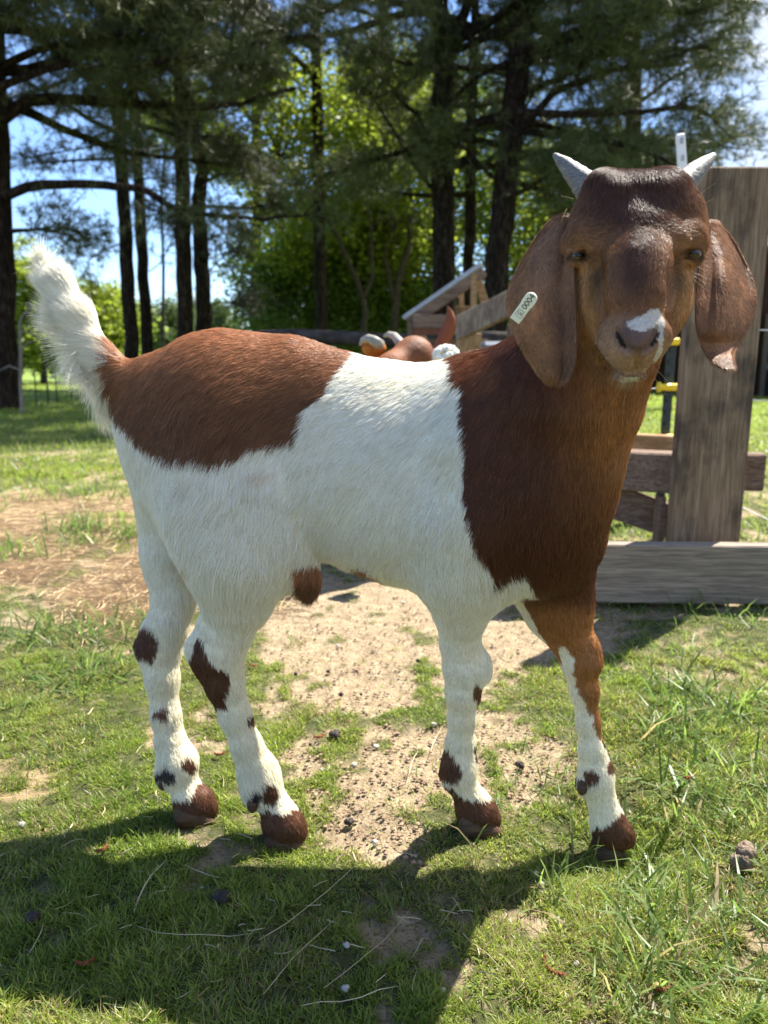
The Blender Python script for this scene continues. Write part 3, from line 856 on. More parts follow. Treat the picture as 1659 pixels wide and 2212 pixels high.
for ex, ey in ((1248, 553), (1494, 549)):
    z = Fh.zsurf(ex, ey); z = z if z else .585
    c0 = C(ex, ey + 1, z + .0050)
    m = MB(); m.blob(c0, (.0075, .0075, .0075), 24, 0)
    e = m.build('eye', Mi.m, GOAT, smooth=True)
    m = MB(); m.blob(c0 + np.array((0, -.0063, .0)), (.0042, .0016, .0016), 12, 0); m.build('pupil', Mp.m, e, smooth=True)

# hooves: two dark claws under each foot
Mhf = Mat('hoof horn', .6, .3); f = Mhf.noise(Mhf.coords('Object', (1, 1, 6)), 60)
Mhf.color(Mhf.ramp(f, [(.3, (.03, .018, .011)), (.7, (.10, .055, .028))])); Mhf.bump(f, .4, .002)
def claw(m, heel, fwd, lat, L, H, W):
    """one cloven toe: profile stations from heel to tip, resting flat on the ground"""
    st = ((-.02, .45, .55), (.10, .78, .9), (.30, 1.0, 1.0), (.55, .92, .98), (.78, .58, .8), (.93, .26, .5), (1.0, .10, .22))
    V, F = [], []; K = 10
    for (t, h, w) in st:
        for k in range(K):
            a = math.pi * k / (K - 1); x_ = math.cos(a); y_ = math.sin(a) ** .7
            V.append(heel + fwd * L * (t - .16 * y_ * h) + lat * W * w * x_ * (1 - .22 * y_) + np.array((0, 0, H * h * y_)))
    n = len(st)
    for i in range(n - 1):
        for k in range(K - 1): F.append((i * K + k, i * K + k + 1, (i + 1) * K + k + 1, (i + 1) * K + k))
        F.append((i * K, (i + 1) * K, (i + 1) * K + K - 1, i * K + K - 1))
    F.append(list(range(K))[::-1]); F.append([(n - 1) * K + k for k in range(K)])
    m.add(V, F)
for (hx, hy, z, tx, ty) in ((996, 1784, .892, 1088, 1790), (1286, 1828, .884, 1374, 1860), (582, 1814, .886, 672, 1826), (388, 1764, .918, 468, 1766)):
    a = C(hx, hy, z); b = C(tx, ty, z); gzf = min(a[2], b[2]); a[2] = gzf; b[2] = gzf
    fwd = b - a; L = np.linalg.norm(fwd); fwd = fwd / L; lat = np.cross((0, 0, 1), fwd); lat /= np.linalg.norm(lat)
    hoof = MB()
    for s_ in (-1, 1): claw(hoof, a + lat * .0105 * s_ + (0, 0, -.002), (fwd - lat * .06 * s_), lat, L * (1.0 if s_ < 0 else .96), .030, .0115)
    hoof.build('hoof', Mhf.m, GOAT, smooth=True)

# dewclaws above the rear of the pasterns
for (hx, hy, z) in ((545, 1740, .866), (352, 1692, .905), (1258, 1702, .866)):
    m = MB(); c = C(hx, hy, z); m.blob(c, (.0065, .006, .009), 12, .04); m.build('dewclaw', Mhf.m, GOAT, smooth=True)

# ear tag with its number and the shield stamp
Mt = Mat('ear tag plastic', .35, .5); Mt.color((.78, .78, .62))
Mb = Mat('ear tag print', .6, .2); Mb.color((.02, .02, .02))
ta, tb = C(1118, 684, .598), C(1146, 646, .588)
ax = (tb - ta) / np.linalg.norm(tb - ta)
nn = np.array((CAM_H * 0, -1.0, .18)); nn -= ax * nn.dot(ax); nn /= np.linalg.norm(nn); sd = np.cross(nn, ax)
L = np.linalg.norm(tb - ta); w = .0046; pts = []
for i in range(15):
    a = math.pi * (i / 14) - math.pi / 2
    pts.append((L + w * 1.12 * math.cos(a), w * 1.12 * math.sin(a)))
out = [(-.004, -w), (L * .62, -w), (L * .75, -w * 1.12)] + pts + [(L * .75, w * 1.12), (L * .62, w), (-.004, w)]
V = []; n = len(out)
for s, ins_ in ((-.0011, 1), (.0007, 1), (.0011, .9)):
    for (u, q) in out:
        V.append(ta + ax * (L * .5 + (u - L * .5) * (ins_ if ins_ == 1 else .985)) + sd * q * ins_ + nn * s)
F = [list(range(n))[::-1], [2 * n + i for i in range(n)]]
for r in (0, 1):
    for i in range(n): F.append([r * n + i, r * n + (i + 1) % n, (r + 1) * n + (i + 1) % n, (r + 1) * n + i])
m = MB(); m.add(V, F); TAG = m.build('ear_tag', Mt.m, GOAT)
m = MB(); m.tube([ta + ax * (L * .5) - nn * .006, ta + ax * (L * .5) - nn * .0005], .0028, 14); m.build('tag_stem', Mt.m, TAG)
def text_mesh(body, size, origin, xdir, ydir, name, mat, parent, depth=.0003):
    cu = bpy.data.curves.new(name, 'FONT'); cu.body = body; cu.size = size; cu.align_x = 'CENTER'; cu.align_y = 'CENTER'; cu.extrude = depth / 2
    o = bpy.data.objects.new(name, cu); COL.objects.link(o)
    dg = bpy.context.evaluated_depsgraph_get()
    me = bpy.data.meshes.new_from_object(o.evaluated_get(dg)); bpy.data.objects.remove(o)
    V = np.array([v.co[:] for v in me.vertices]); z = np.cross(xdir, ydir)
    W = origin + V[:, :1] * xdir + V[:, 1:2] * ydir + V[:, 2:3] * z
    m = MB(); m.add(W, [list(p.vertices) for p in me.polygons]); return m.build(name, mat, parent)
text_mesh('0004', .0066, ta + ax * (L * .86) + nn * .0012, ax, np.cross(nn, ax) , 'tag_number', Mb.m, TAG)
text_mesh('US', .0036, ta + ax * (L * .20) + nn * .0012, -sd, ax, 'tag_stamp', Mb.m, TAG)
# shield outline round the stamp
sh = [(-.0026, -.003), (.0026, -.003), (.0034, -.0018), (.0026, .001), (.0026, .003), (.001, .0026), (0, .0033), (-.001, .0026), (-.0026, .003), (-.0026, .001), (-.0034, -.0018)]
m = MB(); P = [ta + ax * (L * .20 + v_) + sd * u_ + nn * .0012 for (u_, v_) in sh]; P.append(P[0]); m.tube(P, .00012, 4); m.build('tag_shield', Mb.m, TAG)

# whiskers by the eye and chin, a beard of throat hairs
def strands(name, roots, mat, parent, r=.00014):
    n = len(roots); hc = bpy.data.hair_curves.new(name); hc.add_curves([6] * n)
    pos = []
    for (a, b) in roots:
        d = b - a; sag = np.array((0, 0, -.12)) * np.linalg.norm(d)
        for t in np.linspace(0, 1, 6): pos.append(a + d * t + sag * t * t * .8)
    hc.attributes['position'].data.foreach_set('vector', (np.array(pos) - np.array(parent.location)).astype(np.float32).ravel())
    ra = hc.attributes.get('radius') or hc.attributes.new('radius', 'FLOAT', 'POINT')
    ra.data.foreach_set('value', np.tile(np.linspace(r, r * .3, 6), n).astype(np.float32))
    hc.materials.append(mat); o = bpy.data.objects.new(name, hc); COL.objects.link(o); o.parent = parent; return o
Mw = Mat('whisker', .4, .4); Mw.color((.55, .38, .2))
W = []
for (x0, y0, x1, y1) in ((1500, 590, 1538, 602), (1498, 596, 1530, 612), (1496, 602, 1528, 625), (1505, 575, 1522, 582), (1512, 420, 1548, 390), (1522, 440, 1545, 425), (1503, 410, 1510, 380), (1240, 430, 1212, 420),
                         (1225, 450, 1212, 475), (1300, 790, 1270, 830), (1420, 800, 1455, 835), (1410, 812, 1440, 850), (1350, 825, 1320, 870), (1360, 828, 1345, 872), (1385, 828, 1400, 868), (1300, 760, 1270, 775), (1310, 735, 1275, 742)):
    z = Fh.zsurf(x0, y0) or .61
    W.append((C(x0, y0, z + .001), C(x1, y1, z - .006)))
strands('whiskers', W, Mw.m, GOAT)
# ================================================================== GROUND
DIRT = [[(560, 1240), (1130, 1245), (1290, 1255), (1360, 1330), (1330, 1400), (1200, 1420), (1100, 1460), (1000, 1530), (760, 1545), (590, 1470), (555, 1330)],
        [(820, 1580), (1010, 1560), (1230, 1640), (1220, 1690), (1000, 1720), (870, 1760), (950, 1800), (870, 1860), (740, 1860), (690, 1760), (740, 1680), (800, 1640)],
        [(1120, 1620), (1250, 1600), (1250, 1680), (1130, 1680)], [(260, 1800), (330, 1800), (560, 1850), (430, 1880)]]
STRAW = [[(-400, 1085), (60, 1070), (200, 1080), (330, 1065), (600, 1065), (600, 1300), (330, 1300), (160, 1370), (90, 1270), (-400, 1275)],
         [(130, 1330), (230, 1310), (320, 1330), (300, 1370), (180, 1370)], [(-100, 1700), (50, 1660), (70, 1720), (-100, 1760)]]
def g_proj(x, y, h=0.0):
    z = y * CT + (CAM_H - h) * ST
    v = ((CAM_H - h) * CT - y * ST) / z
    return CXP + x / z * FPX, CYP + v * FPX
def g_noise(x, y, s, seed=0):
    return vnoise(np.stack([x, y, np.zeros_like(x)], 1), s, seed)
def dirtiness(x, y):
    px, py = g_proj(x, y)
    k = 34 / np.clip(y, .5, 4)
    jx = g_noise(x, y, 9, 1) * k + g_noise(x, y, 30, 2) * k * .7; jy = g_noise(x, y, 9, 3) * k * .6 + g_noise(x, y, 30, 4) * k * .5
    d = np.zeros(len(x))
    for q in range(4):
        ja = g_noise(x, y, 60, 60 + q) * k * 1.0; jb = g_noise(x, y, 60, 70 + q) * k * .6; dd = np.zeros(len(x))
        for p in DIRT: dd[inpoly(px + jx * (.7 + .4 * q) + ja, py + jy * (.7 + .4 * q) + jb, p)] = 1
        d += dd / 4
    s = np.zeros(len(x))
    for q in range(4):
        ja = g_noise(x, y, 30, 80 + q) * k * 3; jb = g_noise(x, y, 30, 90 + q) * k * 1.2; dd = np.zeros(len(x))
        for p in STRAW: dd[inpoly(px + jx * 2 + ja, py + jy * 1.5 + jb, p)] = 1
        s += dd / 4
    n = g_noise(x, y, 5, 7) * .6 + g_noise(x, y, 17, 8) * .5 + g_noise(x, y, 50, 9) * .4
    patch = np.clip((n - .22) * 3, 0, .82) * (y < 5)
    d = np.maximum(d, patch)
    island = np.clip((g_noise(x, y, 13, 11) + g_noise(x, y, 40, 12) * .7 - .62) * 4, 0, .8)
    d = np.clip(d * 1.35, 0, 1) * (1 - island)
    s = np.where((g_noise(x, y, 6, 13) > .6), s * .3, np.clip(s * 2.6, 0, 1))
    return d, s
def gz(x, y):
    h = g_noise(x, y, 2.2, 21) * .006 * np.clip(y, 0, 2) + g_noise(x, y, 9, 22) * .004 + (g_noise(x, y, 30, 23) * .0036 + g_noise(x, y, 70, 24) * .0018) * (y < 5)
    for (cx_, cy_, a, r) in ((.27, .785, -.026, .10), (-.105, .785, -.012, .08), (.12, .81, 0.0, .06), (-.22, .83, -.002, .06)):
        w = np.exp(-(((x - cx_) ** 2 + (y - cy_) ** 2) / r ** 2)); h = h * (1 - w) + w * a
    h = h + np.clip(y - 30, 0, 400) * .012 * (1 + .4 * np.sin(x * .01))
    return h

def grid_mesh(xs, ys):
    X, Y = np.meshgrid(xs, ys, indexing='ij'); x, y = X.ravel(), Y.ravel()
    n, m = len(xs), len(ys)
    i = (np.arange(n - 1)[:, None] * m + np.arange(m - 1)[None]).ravel()
    return x, y, np.stack([i, i + m, i + m + 1, i + 1], 1)
def dens(lo, hi, s0, s1, c, w):
    out = [lo]
    while out[-1] < hi:
        d = abs(out[-1] - c); out.append(out[-1] + s0 + (s1 - s0) * min(1, max(0, (d - w) / (w * 60))) ** 1.0)
    return np.array(out)
xs = np.concatenate([-np.geomspace(600, 2.2, 50), np.arange(-2.1, 2.1, .014), np.geomspace(2.2, 600, 50)])
ys = np.concatenate([np.array([-600, -200, -60, -20, -6, -2, -1, -.4, -.1]), np.arange(0, 2.6, .012), np.geomspace(2.65, 900, 130)])
x, y, Q = grid_mesh(xs, ys)
d_, s_ = dirtiness(x, y)
V = np.stack([x, y, gz(x, y) - .004 * d_ * (y < 4)], 1)
Mg = Mat('earth', .95, .1)
oc = Mg.coords('Object')
at = Mg.node('ShaderNodeAttribute', attribute_name='coat'); sep = Mg.node('ShaderNodeSeparateColor'); Mg.link(at.outputs['Color'], sep.inputs[0])
dirt = Mg.ramp(Mg.noise(oc, 45, 8, .7), [(.32, (.20, .15, .09)), (.5, (.33, .26, .165)), (.7, (.45, .37, .24))])
dirt = Mg.mix(Mg.ramp(Mg.noise(oc, 260, 3, .6), [(.52, 0.0), (.62, 1.0)]), dirt, (.19, .12, .075))
turf = Mg.ramp(Mg.noise(oc, 60, 6, .7), [(.35, (.035, .045, .015)), (.55, (.085, .09, .035)), (.72, (.24, .19, .12))])
far = Mg.ramp(Mg.noise(oc, 1.2, 6, .7), [(.3, (.11, .17, .03)), (.7, (.19, .25, .06))])
straw = Mg.ramp(Mg.noise(Mg.coords('Object', (1, 3, 1)), 80, 6, .75), [(.3, (.18, .12, .065)), (.55, (.36, .26, .15)), (.75, (.50, .38, .24))])
c = Mg.mix(sep.outputs[0], turf, dirt); c = Mg.mix(sep.outputs[1], c, straw); c = Mg.mix(sep.outputs[2], c, far)
Mg.color(c)
h = Mg.noise(oc, 90, 8, .7); Mg.bump(h, .9, .012)
gc = np.stack([d_, s_, np.clip((y - 4) / 5, 0, 1)], 1)
ground = mesh_np('ground', V, Q, Mg.m, cols=gc); tag(ground, 'trodden farmyard ground of turf and bare dirt', 'ground', kind='structure')

# ---- grass blades as small bent strips
def blades(name, x, y, L, W, lean, colA, colB, mat, label, dead=.05, bend=.5, deadcol=(.42, .33, .17), zoff=-.001):
    n = len(x); z = gz(x, y) + zoff
    a = rng.random(n) * 2 * np.pi; dx, dy = np.cos(a), np.sin(a)
    b = a + rng.normal(0, .6, n) + 1.57; wx, wy = np.cos(b) * W / 2, np.sin(b) * W / 2
    le = lean * (.4 + rng.random(n) * 1.1)
    P0 = np.stack([x, y, z], 1)
    side = np.stack([wx, wy, np.zeros(n)], 1)
    def at_(t):
        h = L * t * np.cos(np.minimum(le * (1 + bend * t), 1.5)); r = L * t * np.sin(np.minimum(le * (1 + bend * t), 1.5))
        return P0 + np.stack([dx * r, dy * r, h], 1)
    V = np.stack([P0 - side, P0 + side, at_(.55) - side * .8, at_(.55) + side * .8, at_(1.0)], 1).reshape(-1, 3)
    i = np.arange(n) * 5
    quads = np.stack([i, i + 1, i + 3, i + 2], 1); tris = np.stack([i + 2, i + 3, i + 4], 1)
    t = np.clip(rng.random(n) * .6 + .25 * g_noise(x, y, 6, 31) + .3 * g_noise(x, y, 40, 33) + .2, 0, 1)[:, None]
    c = np.array(colA) * (1 - t) + np.array(colB) * t
    dd = rng.random(n) < dead * (1 + 1.5 * np.clip(g_noise(x, y, 10, 32), -0.6, 1))
    c[dd] = np.array(deadcol) * (.7 + .6 * rng.random(dd.sum()))[:, None]
    c = np.repeat(c[:, None, :], 5, axis=1)
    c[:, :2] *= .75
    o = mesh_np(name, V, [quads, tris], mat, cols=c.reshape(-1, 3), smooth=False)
    return tag(o, label, 'grass', kind='stuff')
Mgr = Mat('grass', .42, .4)
at = Mgr.node('ShaderNodeAttribute', attribute_name='coat'); gcol = Mgr.mix(1.0, at.outputs['Color'], (.62, .62, .62), 'MULTIPLY'); Mgr.color(gcol)
Mgr.translucent(.5); Mgr.link(Mgr.mix(1.0, at.outputs['Color'], (1.25, 1.3, 1.1), 'MULTIPLY'), [q for q in Mgr.n if q.bl_idname == 'ShaderNodeBsdfTranslucent'][0].inputs[0])
def scatter(n, ylo, yhi, half=lambda y: .56 * y + .12, p=1.0, thr=None, xr=None):
    y = ylo + (yhi - ylo) * rng.random(n) ** p
    x = (rng.random(n) * 2 - 1) * half(y)
    return x, y
def keep(x, y, thr=.5):
    d, s = dirtiness(x, y)
    k = rng.random(len(x)) > np.clip(np.maximum(d * 1.05, s * .96), 0, .985)
    c = g_noise(x, y, 35, 41) * .5 + g_noise(x, y, 90, 42) * .4
    k &= rng.random(len(x)) < .52 + 1.25 * c
    return x[k], y[k]
x, y = keep(*scatter(680000, .30, 1.35)); n = len(x)
L = (.0065 + .0085 * rng.random(n)) * (1 + .45 * g_noise(x, y, 8, 43) + .45 * g_noise(x, y, 38, 44)) * (1 + .5 * np.clip((x - .12) * 5, 0, 1)) * (1 + .4 * (rng.random(n) < .06))
blades('turf_grass', x, y, L, .0009 + .0007 * rng.random(n), .85, (.18, .27, .032), (.42, .48, .09), Mgr.m, 'short dense green turf around the standing goat kid', .19)
x, y = keep(*scatter(340000, 1.28, 4.6, p=1.8)); n = len(x)
ms = np.clip((y - 1.1) / 1.6, .3, 1)
blades('meadow_grass', x, y, (.012 + .022 * rng.random(n)) * ms, (.0022 + .0015 * rng.random(n)) * np.clip(ms * 1.2, .5, 1), .8, (.20, .28, .038), (.42, .47, .09), Mgr.m, 'ankle high green grass behind the goat kid', .08)
x, y = keep(*scatter(260000, 3.6, 24.0, half=lambda y: .58 * y + .6, p=1.9)); n = len(x)
blades('pasture_grass', x, y, (.012 + .02 * rng.random(n)) * np.sqrt(y / 3.6) * 1.25, (.003 + .003 * rng.random(n)) * (y / 3.6), .6, (.20, .28, .04), (.36, .41, .08), Mgr.m, 'bright pasture grass reaching back to the trees', .05)
# long coarse blades in tufts, placed where the photo has them
TUF = []
def tufts(box, k, blades_, L, spread, out=TUF):
    for _ in range(k):
        p = G(random.uniform(box[0], box[2]), random.uniform(box[1], box[3])); out.append((p[0], p[1], blades_, L, spread))
tufts((1380, 1480, 1750, 1760), 26, 22, .075, .022); tufts((1250, 1760, 1700, 2230), 24, 12, .062, .022); tufts((1150, 1540, 1420, 1660), 8, 10, .04, .015)
tufts((1060, 1660, 1260, 1760), 7, 12, .04, .012); tufts((1180, 1860, 1300, 1930), 3, 14, .065, .01); tufts((1000, 1815, 1010, 1825), 1, 8, .06, .006)
tufts((20, 1330, 310, 1480), 20, 22, .075, .03); tufts((130, 1135, 300, 1190), 14, 24, .10, .035); tufts((-20, 1180, 110, 1220), 6, 22, .09, .04)
tufts((1300, 1230, 1700, 1340), 24, 18, .06, .03); tufts((590, 1380, 660, 1400), 3, 8, .04, .01); tufts((1350, 1350, 1700, 1500), 16, 16, .045, .025)
tufts((0, 900, 290, 1090), 60, 14, .11, .08); tufts((-50, 2160, 500, 2260), 6, 7, .03, .01); tufts((1370, 1950, 1560, 2150), 7, 12, .07, .02)
tufts((0, 1500, 300, 1700), 10, 8, .035, .02); tufts((560, 1700, 1000, 2000), 10, 5, .03, .02); tufts((1320, 1060, 1700, 1165), 40, 14, .08, .06)
T = np.array(TUF); rep = np.repeat(T, T[:, 2].astype(int), axis=0); n = len(rep)
x = rep[:, 0] + rng.normal(0, 1, n) * rep[:, 4]; y = rep[:, 1] + rng.normal(0, 1, n) * rep[:, 4]
blades('tall_grass', x, y, rep[:, 3] * (.5 + .8 * rng.random(n)), np.clip(rep[:, 3] * .045, .0018, .006) * (.7 + .6 * rng.random(n)), .8, (.11, .21, .045), (.26, .34, .09), Mgr.m,
       'long loose blades of coarse grass in scattered tufts', .06, bend=.7)

# ---- dry straw and fallen pine needles
def straws(name, roots, label, cat, col, r=.0006, seg=5):
    m = MB()
    for (p, L, a, cv) in roots:
        P = []; q = np.array(p[:2], float); aa = a
        for i in range(seg + 1):
            P.append(q.copy()); q = q + np.array((math.cos(aa), math.sin(aa))) * L / seg; aa += cv / seg
        P = np.array(P); z = gz(P[:, 0], P[:, 1]) + .006 + min(L, .15) * .05 * np.sin(np.linspace(0, 3.1, seg + 1)) * random.random()
        m.tube(np.column_stack([P, z]), [r * random.uniform(.7, 1.3)] * (seg) + [r * .4], 4, flat=.6)
    M_ = Mat(name + ' colour', .6, .3); f = M_.noise(M_.coords(), 30)
    M_.color(M_.ramp(f, [(.3, tuple(np.array(col) * .7)), (.7, tuple(np.minimum(np.array(col) * 1.25, 1)))]))
    o = m.build(name, M_.m); return tag(o, label, cat, kind='stuff')
R_ = []
for _ in range(650):
    yy = .38 + 1.9 * random.random() ** 1.3; xx = random.uniform(-1, 1) * (.55 * yy + .1)
    R_.append(((xx, yy), random.uniform(.008, .028) * random.choice((.6, 1, 1.2)), random.uniform(0, 6.28), random.gauss(0, .7)))
for (x0, y0, x1, y1, cv) in ((980, 2130, 1290, 1290, 0), (430, 2210, 500, 2130, .3), (400, 1880, 490, 1905, .1), (560, 2050, 760, 1870, .5), (290, 1990, 365, 1870, -.3), (60, 2080, 90, 2010, .6), (950, 1975, 990, 1985, 0),
                         (990, 1960, 950, 2010, 0), (1000, 1985, 975, 1945, 0), (300, 2020, 560, 2020, .7), (1310, 1530, 1370, 1420, 1.2), (700, 2150, 880, 1960, .4), (900, 1640, 885, 1690, .2), (930, 1640, 960, 1580, -.2), (650, 2190, 860, 2150, .2), (0, 1470, 90, 1530, 0), (570, 2170, 730, 2000, -.2), (1000, 2030, 1090, 2120, 0), (870, 1560, 920, 1600, .1)):
    a, b = G(x0, y0), G(x1, y1); d = b - a; Ld = np.linalg.norm(d)
    if Ld < .5: R_.append(((a[0], a[1]), Ld, math.atan2(d[1], d[0]) - cv / 2, cv))
straws('dry_straw', R_, 'loose dry straw stems lying over the turf and dirt', 'straw', (.50, .41, .26), .0006)
R_ = []
pts = [G(random.uniform(-60, 640), random.uniform(1075, 1400)) for _ in range(14000)]; A = np.array(pts); d, s = dirtiness(A[:, 0], A[:, 1])
for p, q in zip(pts, s):
    if len(R_) < 4200 and q > random.random() * .9 + .05: R_.append(((p[0], p[1]), random.uniform(.03, .10), random.gauss(0, .8), random.gauss(0, .6)))
straws('straw_litter', R_, 'tan mat of broken straw and pine needles on the left path', 'straw litter', (.50, .37, .22), .0010, 3)
# crumbs of soil over the bare patches
m = MB(); k = 0
pts = [G(random.uniform(560, 1400), random.uniform(1240, 1880)) for _ in range(9000)]; A = np.array(pts); d, s = dirtiness(A[:, 0], A[:, 1]); zz = gz(A[:, 0], A[:, 1])
for p, q, z in zip(pts, d, zz):
    if q < .5 or k >= 1500: continue
    r = random.uniform(.0012, .0035)
    m.blob((p[0], p[1], z), (r, r, r * .7), 5, .3, k); k += 1
tag(m.build('soil_crumbs', simple_mat('soil crumb', (.27, .19, .13), .95, .1)), 'scattered crumbs of dry soil on the bare dirt', 'soil crumbs', kind='stuff')

def at_ground(px, py):
    p = G(px, py); p[2] = gz(np.array([p[0]]), np.array([p[1]]))[0]; return p
Mst = simple_mat('pale stone', (.42, .39, .34), .8, .3, .2, 80, .4)
for i, (px, py, r, lab) in enumerate(((812, 1615, 7, 'white pebble on the bare dirt between the front and hind legs'), (765, 1662, 9, 'white pebble in the turf left of the white front leg'),
        (935, 1573, 8, 'pale pebble beside the knee of the white front leg'), (810, 1820, 7, 'pale pebble in the dirt at the edge of the shadow'), (435, 1913, 6, 'round white pebble in the shade under the belly'),
        (748, 2050, 10, 'angular white pebble in the lower middle shade'), (747, 2142, 13, 'largest white pebble at the bottom of the shaded turf'), (955, 2145, 10, 'pale pebble at the lower right edge of the shadow'),
        (48, 1780, 11, 'white pebble on the sunlit turf at far left'), (697, 1667, 7, 'white pebble by the near hind hoof'), (1400, 1880, 13, 'pale stone right of the brown front hoof'),
        (1155, 1880, 10, 'flat pale pebble lying in front of the front hooves'), (870, 1305, 5, 'tiny white pebble on the far dirt'), (730, 1390, 5, 'tiny white pebble behind the near hind leg'),
        (1245, 2080, 9, 'white pebble in the long grass at lower right'))):
    p = at_ground(px, py); s = r * p[1] / FPX * .85; m = MB(); m.blob(p + (0, 0, s * .5), (s * 1.2, s * .9, s * .7), 8, .3, i)
    tag(m.build('pebble', Mst, smooth=True), lab, 'pebble', 'pale pebbles on the ground')
Mdr = simple_mat('dropping', (.035, .024, .02), .6, .3, .3, 120, .4)
for i, (px, py, r, lab) in enumerate(((755, 1775, 12, 'round dark dropping on the dirt near the shadow edge'), (725, 1598, 14, 'dark clump of droppings on the middle turf'), (905, 1427, 8, 'small black dropping on the dirt beside the white front leg'),
        (740, 1503, 9, 'black dropping at the near edge of the dirt path'), (712, 1448, 7, 'black dropping on the dirt path nearest the hind knee'), (637, 1455, 7, 'small dropping just right of the near hind hock'),
        (1122, 1662, 11, 'dark dropping between the two front legs'), (478, 1945, 22, 'black lump of droppings in the shade'), (782, 1500, 6, 'tiny dropping right of the pair on the path'), (670, 1618, 6, 'tiny dropping beside an orange catkin'), (70, 2000, 20, 'dark crumbly lump in the shade at far left'))):
    p = at_ground(px, py); s = r * p[1] / FPX * 1.1; m = MB()
    for k in range(1 if r < 10 else 5): m.blob(p + (random.uniform(-s, s) * .5, random.uniform(-s, s) * .5, s * .5), (s * .6, s * .6, s * .55), 9, .14, i * 7 + k)
    tag(m.build('dropping', Mdr, smooth=True), lab, 'dropping', 'dark droppings on the ground')
Mcl = simple_mat('clod', (.20, .15, .11), .95, .1, .4, 60, .9)
p = at_ground(1605, 1868); m = MB()
for k in range(9): m.blob(p + (random.uniform(-.007, .007), random.uniform(-.007, .007), .006 + .0016 * k), (.009, .009, .009), 11, .28, 300 + k)
tag(m.build('dirt_clod', Mcl, smooth=True), 'rough brown clod of earth half sunk in the long grass at right', 'clod')
Mca = simple_mat('catkin', (.26, .085, .035), .8, .2, .3, 300, .8)
for i, (px, py, a, lab) in enumerate(((690, 1608, .3, 'orange pine catkin next to the dark clump of droppings'), (1185, 2110, -1.0, 'orange catkin in the grass left of the long catkin at lower right'), (1440, 2145, .5, 'longest orange catkin in the grass at lower right'),
        (1340, 1500, 1.2, 'curled orange catkin right of the brown front knee'), (1310, 1505, 1.6, 'short orange catkin beside the brown front leg'), (475, 1642, .2, 'orange catkin between the hind legs'), (1010, 1745, .4, 'orange catkin behind the white front hoof'),
        (985, 1400, 1.5, 'small orange catkin on the dirt by the white forearm'), (545, 1445, -.4, 'orange scrap by the near hind leg'), (225, 1850, .9, 'rust coloured catkin in the turf left of the hind hooves'), (1490, 1690, .6, 'rust coloured catkin in the right hand grass'), (185, 2100, .3, 'dark rust catkin in the shade at lower left'))):
    p = at_ground(px, py); m = MB(); L = .015 if 'long' not in lab else .028; P = []
    for t in np.linspace(-.5, .5, 9): P.append(p + (math.cos(a + t) * L * t, math.sin(a + t) * L * t, .007))
    for k, q in enumerate(P):
        m.blob(q, (.0020, .0020, .0018), 7, .3, 400 + i * 9 + k)
    tag(m.build('pine_catkin', Mca), lab, 'catkin', 'orange pine catkins on the turf')
# ================================================================== TREES
def pine_needles(P, D, k, L, W):
    """needle tufts: P centres, D shoot directions; k needles each -> thin triangles"""
    n = len(P); Pn = np.repeat(P, k, 0); Dn = np.repeat(D, k, 0)
    R_ = rng.normal(0, 1, (n * k, 3)); d = Dn * .55 + R_ * .62; d[:, 2] -= .10
    d /= np.linalg.norm(d, axis=1, keepdims=True)
    s = np.cross(d, rng.normal(0, 1, (n * k, 3))); s /= np.linalg.norm(s, axis=1, keepdims=True) + 1e-9
    Ln = (L * (.7 + .5 * rng.random(n * k)))[:, None]
    b = Pn - Dn * .02 + rng.normal(0, .012, (n * k, 3))
    V = np.stack([b - s * W / 2, b + s * W / 2, b + d * Ln], 1).reshape(-1, 3)
    return V, np.arange(n * k * 3).reshape(-1, 3)
def leaves(P, size, k=1):
    n = len(P); a = rng.normal(0, 1, (n, 3)); a[:, 2] *= .5; a /= np.linalg.norm(a, axis=1, keepdims=True)
    b = np.cross(a, rng.normal(0, 1, (n, 3))); b /= np.linalg.norm(b, axis=1, keepdims=True) + 1e-9
    s = (size * (.6 + .8 * rng.random(n)))[:, None]
    V = np.stack([P - a * s * .6, P + b * s * .38, P + a * s * .6, P - b * s * .38], 1).reshape(-1, 3)
    return V, np.arange(n * 4).reshape(-1, 4)
Mbark = Mat('pine bark', .95, .1)
v = Mbark.noise(Mbark.coords('Object', (1, 1, .22)), 28, 8, .7, .6)
Mbark.color(Mbark.ramp(v, [(.32, (.008, .006, .005)), (.5, (.024, .017, .013)), (.72, (.12, .09, .072))])); Mbark.bump(v, 1.0, .05)
Mbark2 = Mat('hardwood bark', .9, .1)
v = Mbark2.noise(Mbark2.coords('Object', (1, 1, .35)), 30, 6, .6)
Mbark2.color(Mbark2.ramp(v, [(.35, (.03, .024, .018)), (.7, (.11, .09, .07))])); Mbark2.bump(v, .6, .02)
def foliage_mat(name, a, b, c, tr, scale=1.6, rough=.45):
    M_ = Mat(name, rough, .35); oc = M_.coords('Object')
    f = M_.noise(oc, scale, 3, .6); g = M_.noise(oc, scale * 14, 2)
    col = M_.mix(M_.ramp(g, [(.35, 0.0), (.65, 1.0)]), M_.ramp(f, [(.35, a), (.65, b)]), c)
    M_.color(col); M_.translucent(tr); return M_.m
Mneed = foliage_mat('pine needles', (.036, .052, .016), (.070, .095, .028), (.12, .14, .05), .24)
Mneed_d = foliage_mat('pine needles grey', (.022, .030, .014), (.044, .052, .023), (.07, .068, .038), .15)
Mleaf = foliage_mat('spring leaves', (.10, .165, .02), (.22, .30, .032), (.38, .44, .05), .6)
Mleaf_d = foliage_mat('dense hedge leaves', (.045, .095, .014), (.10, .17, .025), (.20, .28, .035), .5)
Mleaf_f = foliage_mat('far leaves', (.06, .10, .03), (.10, .15, .045), (.14, .18, .06), .3, .5)

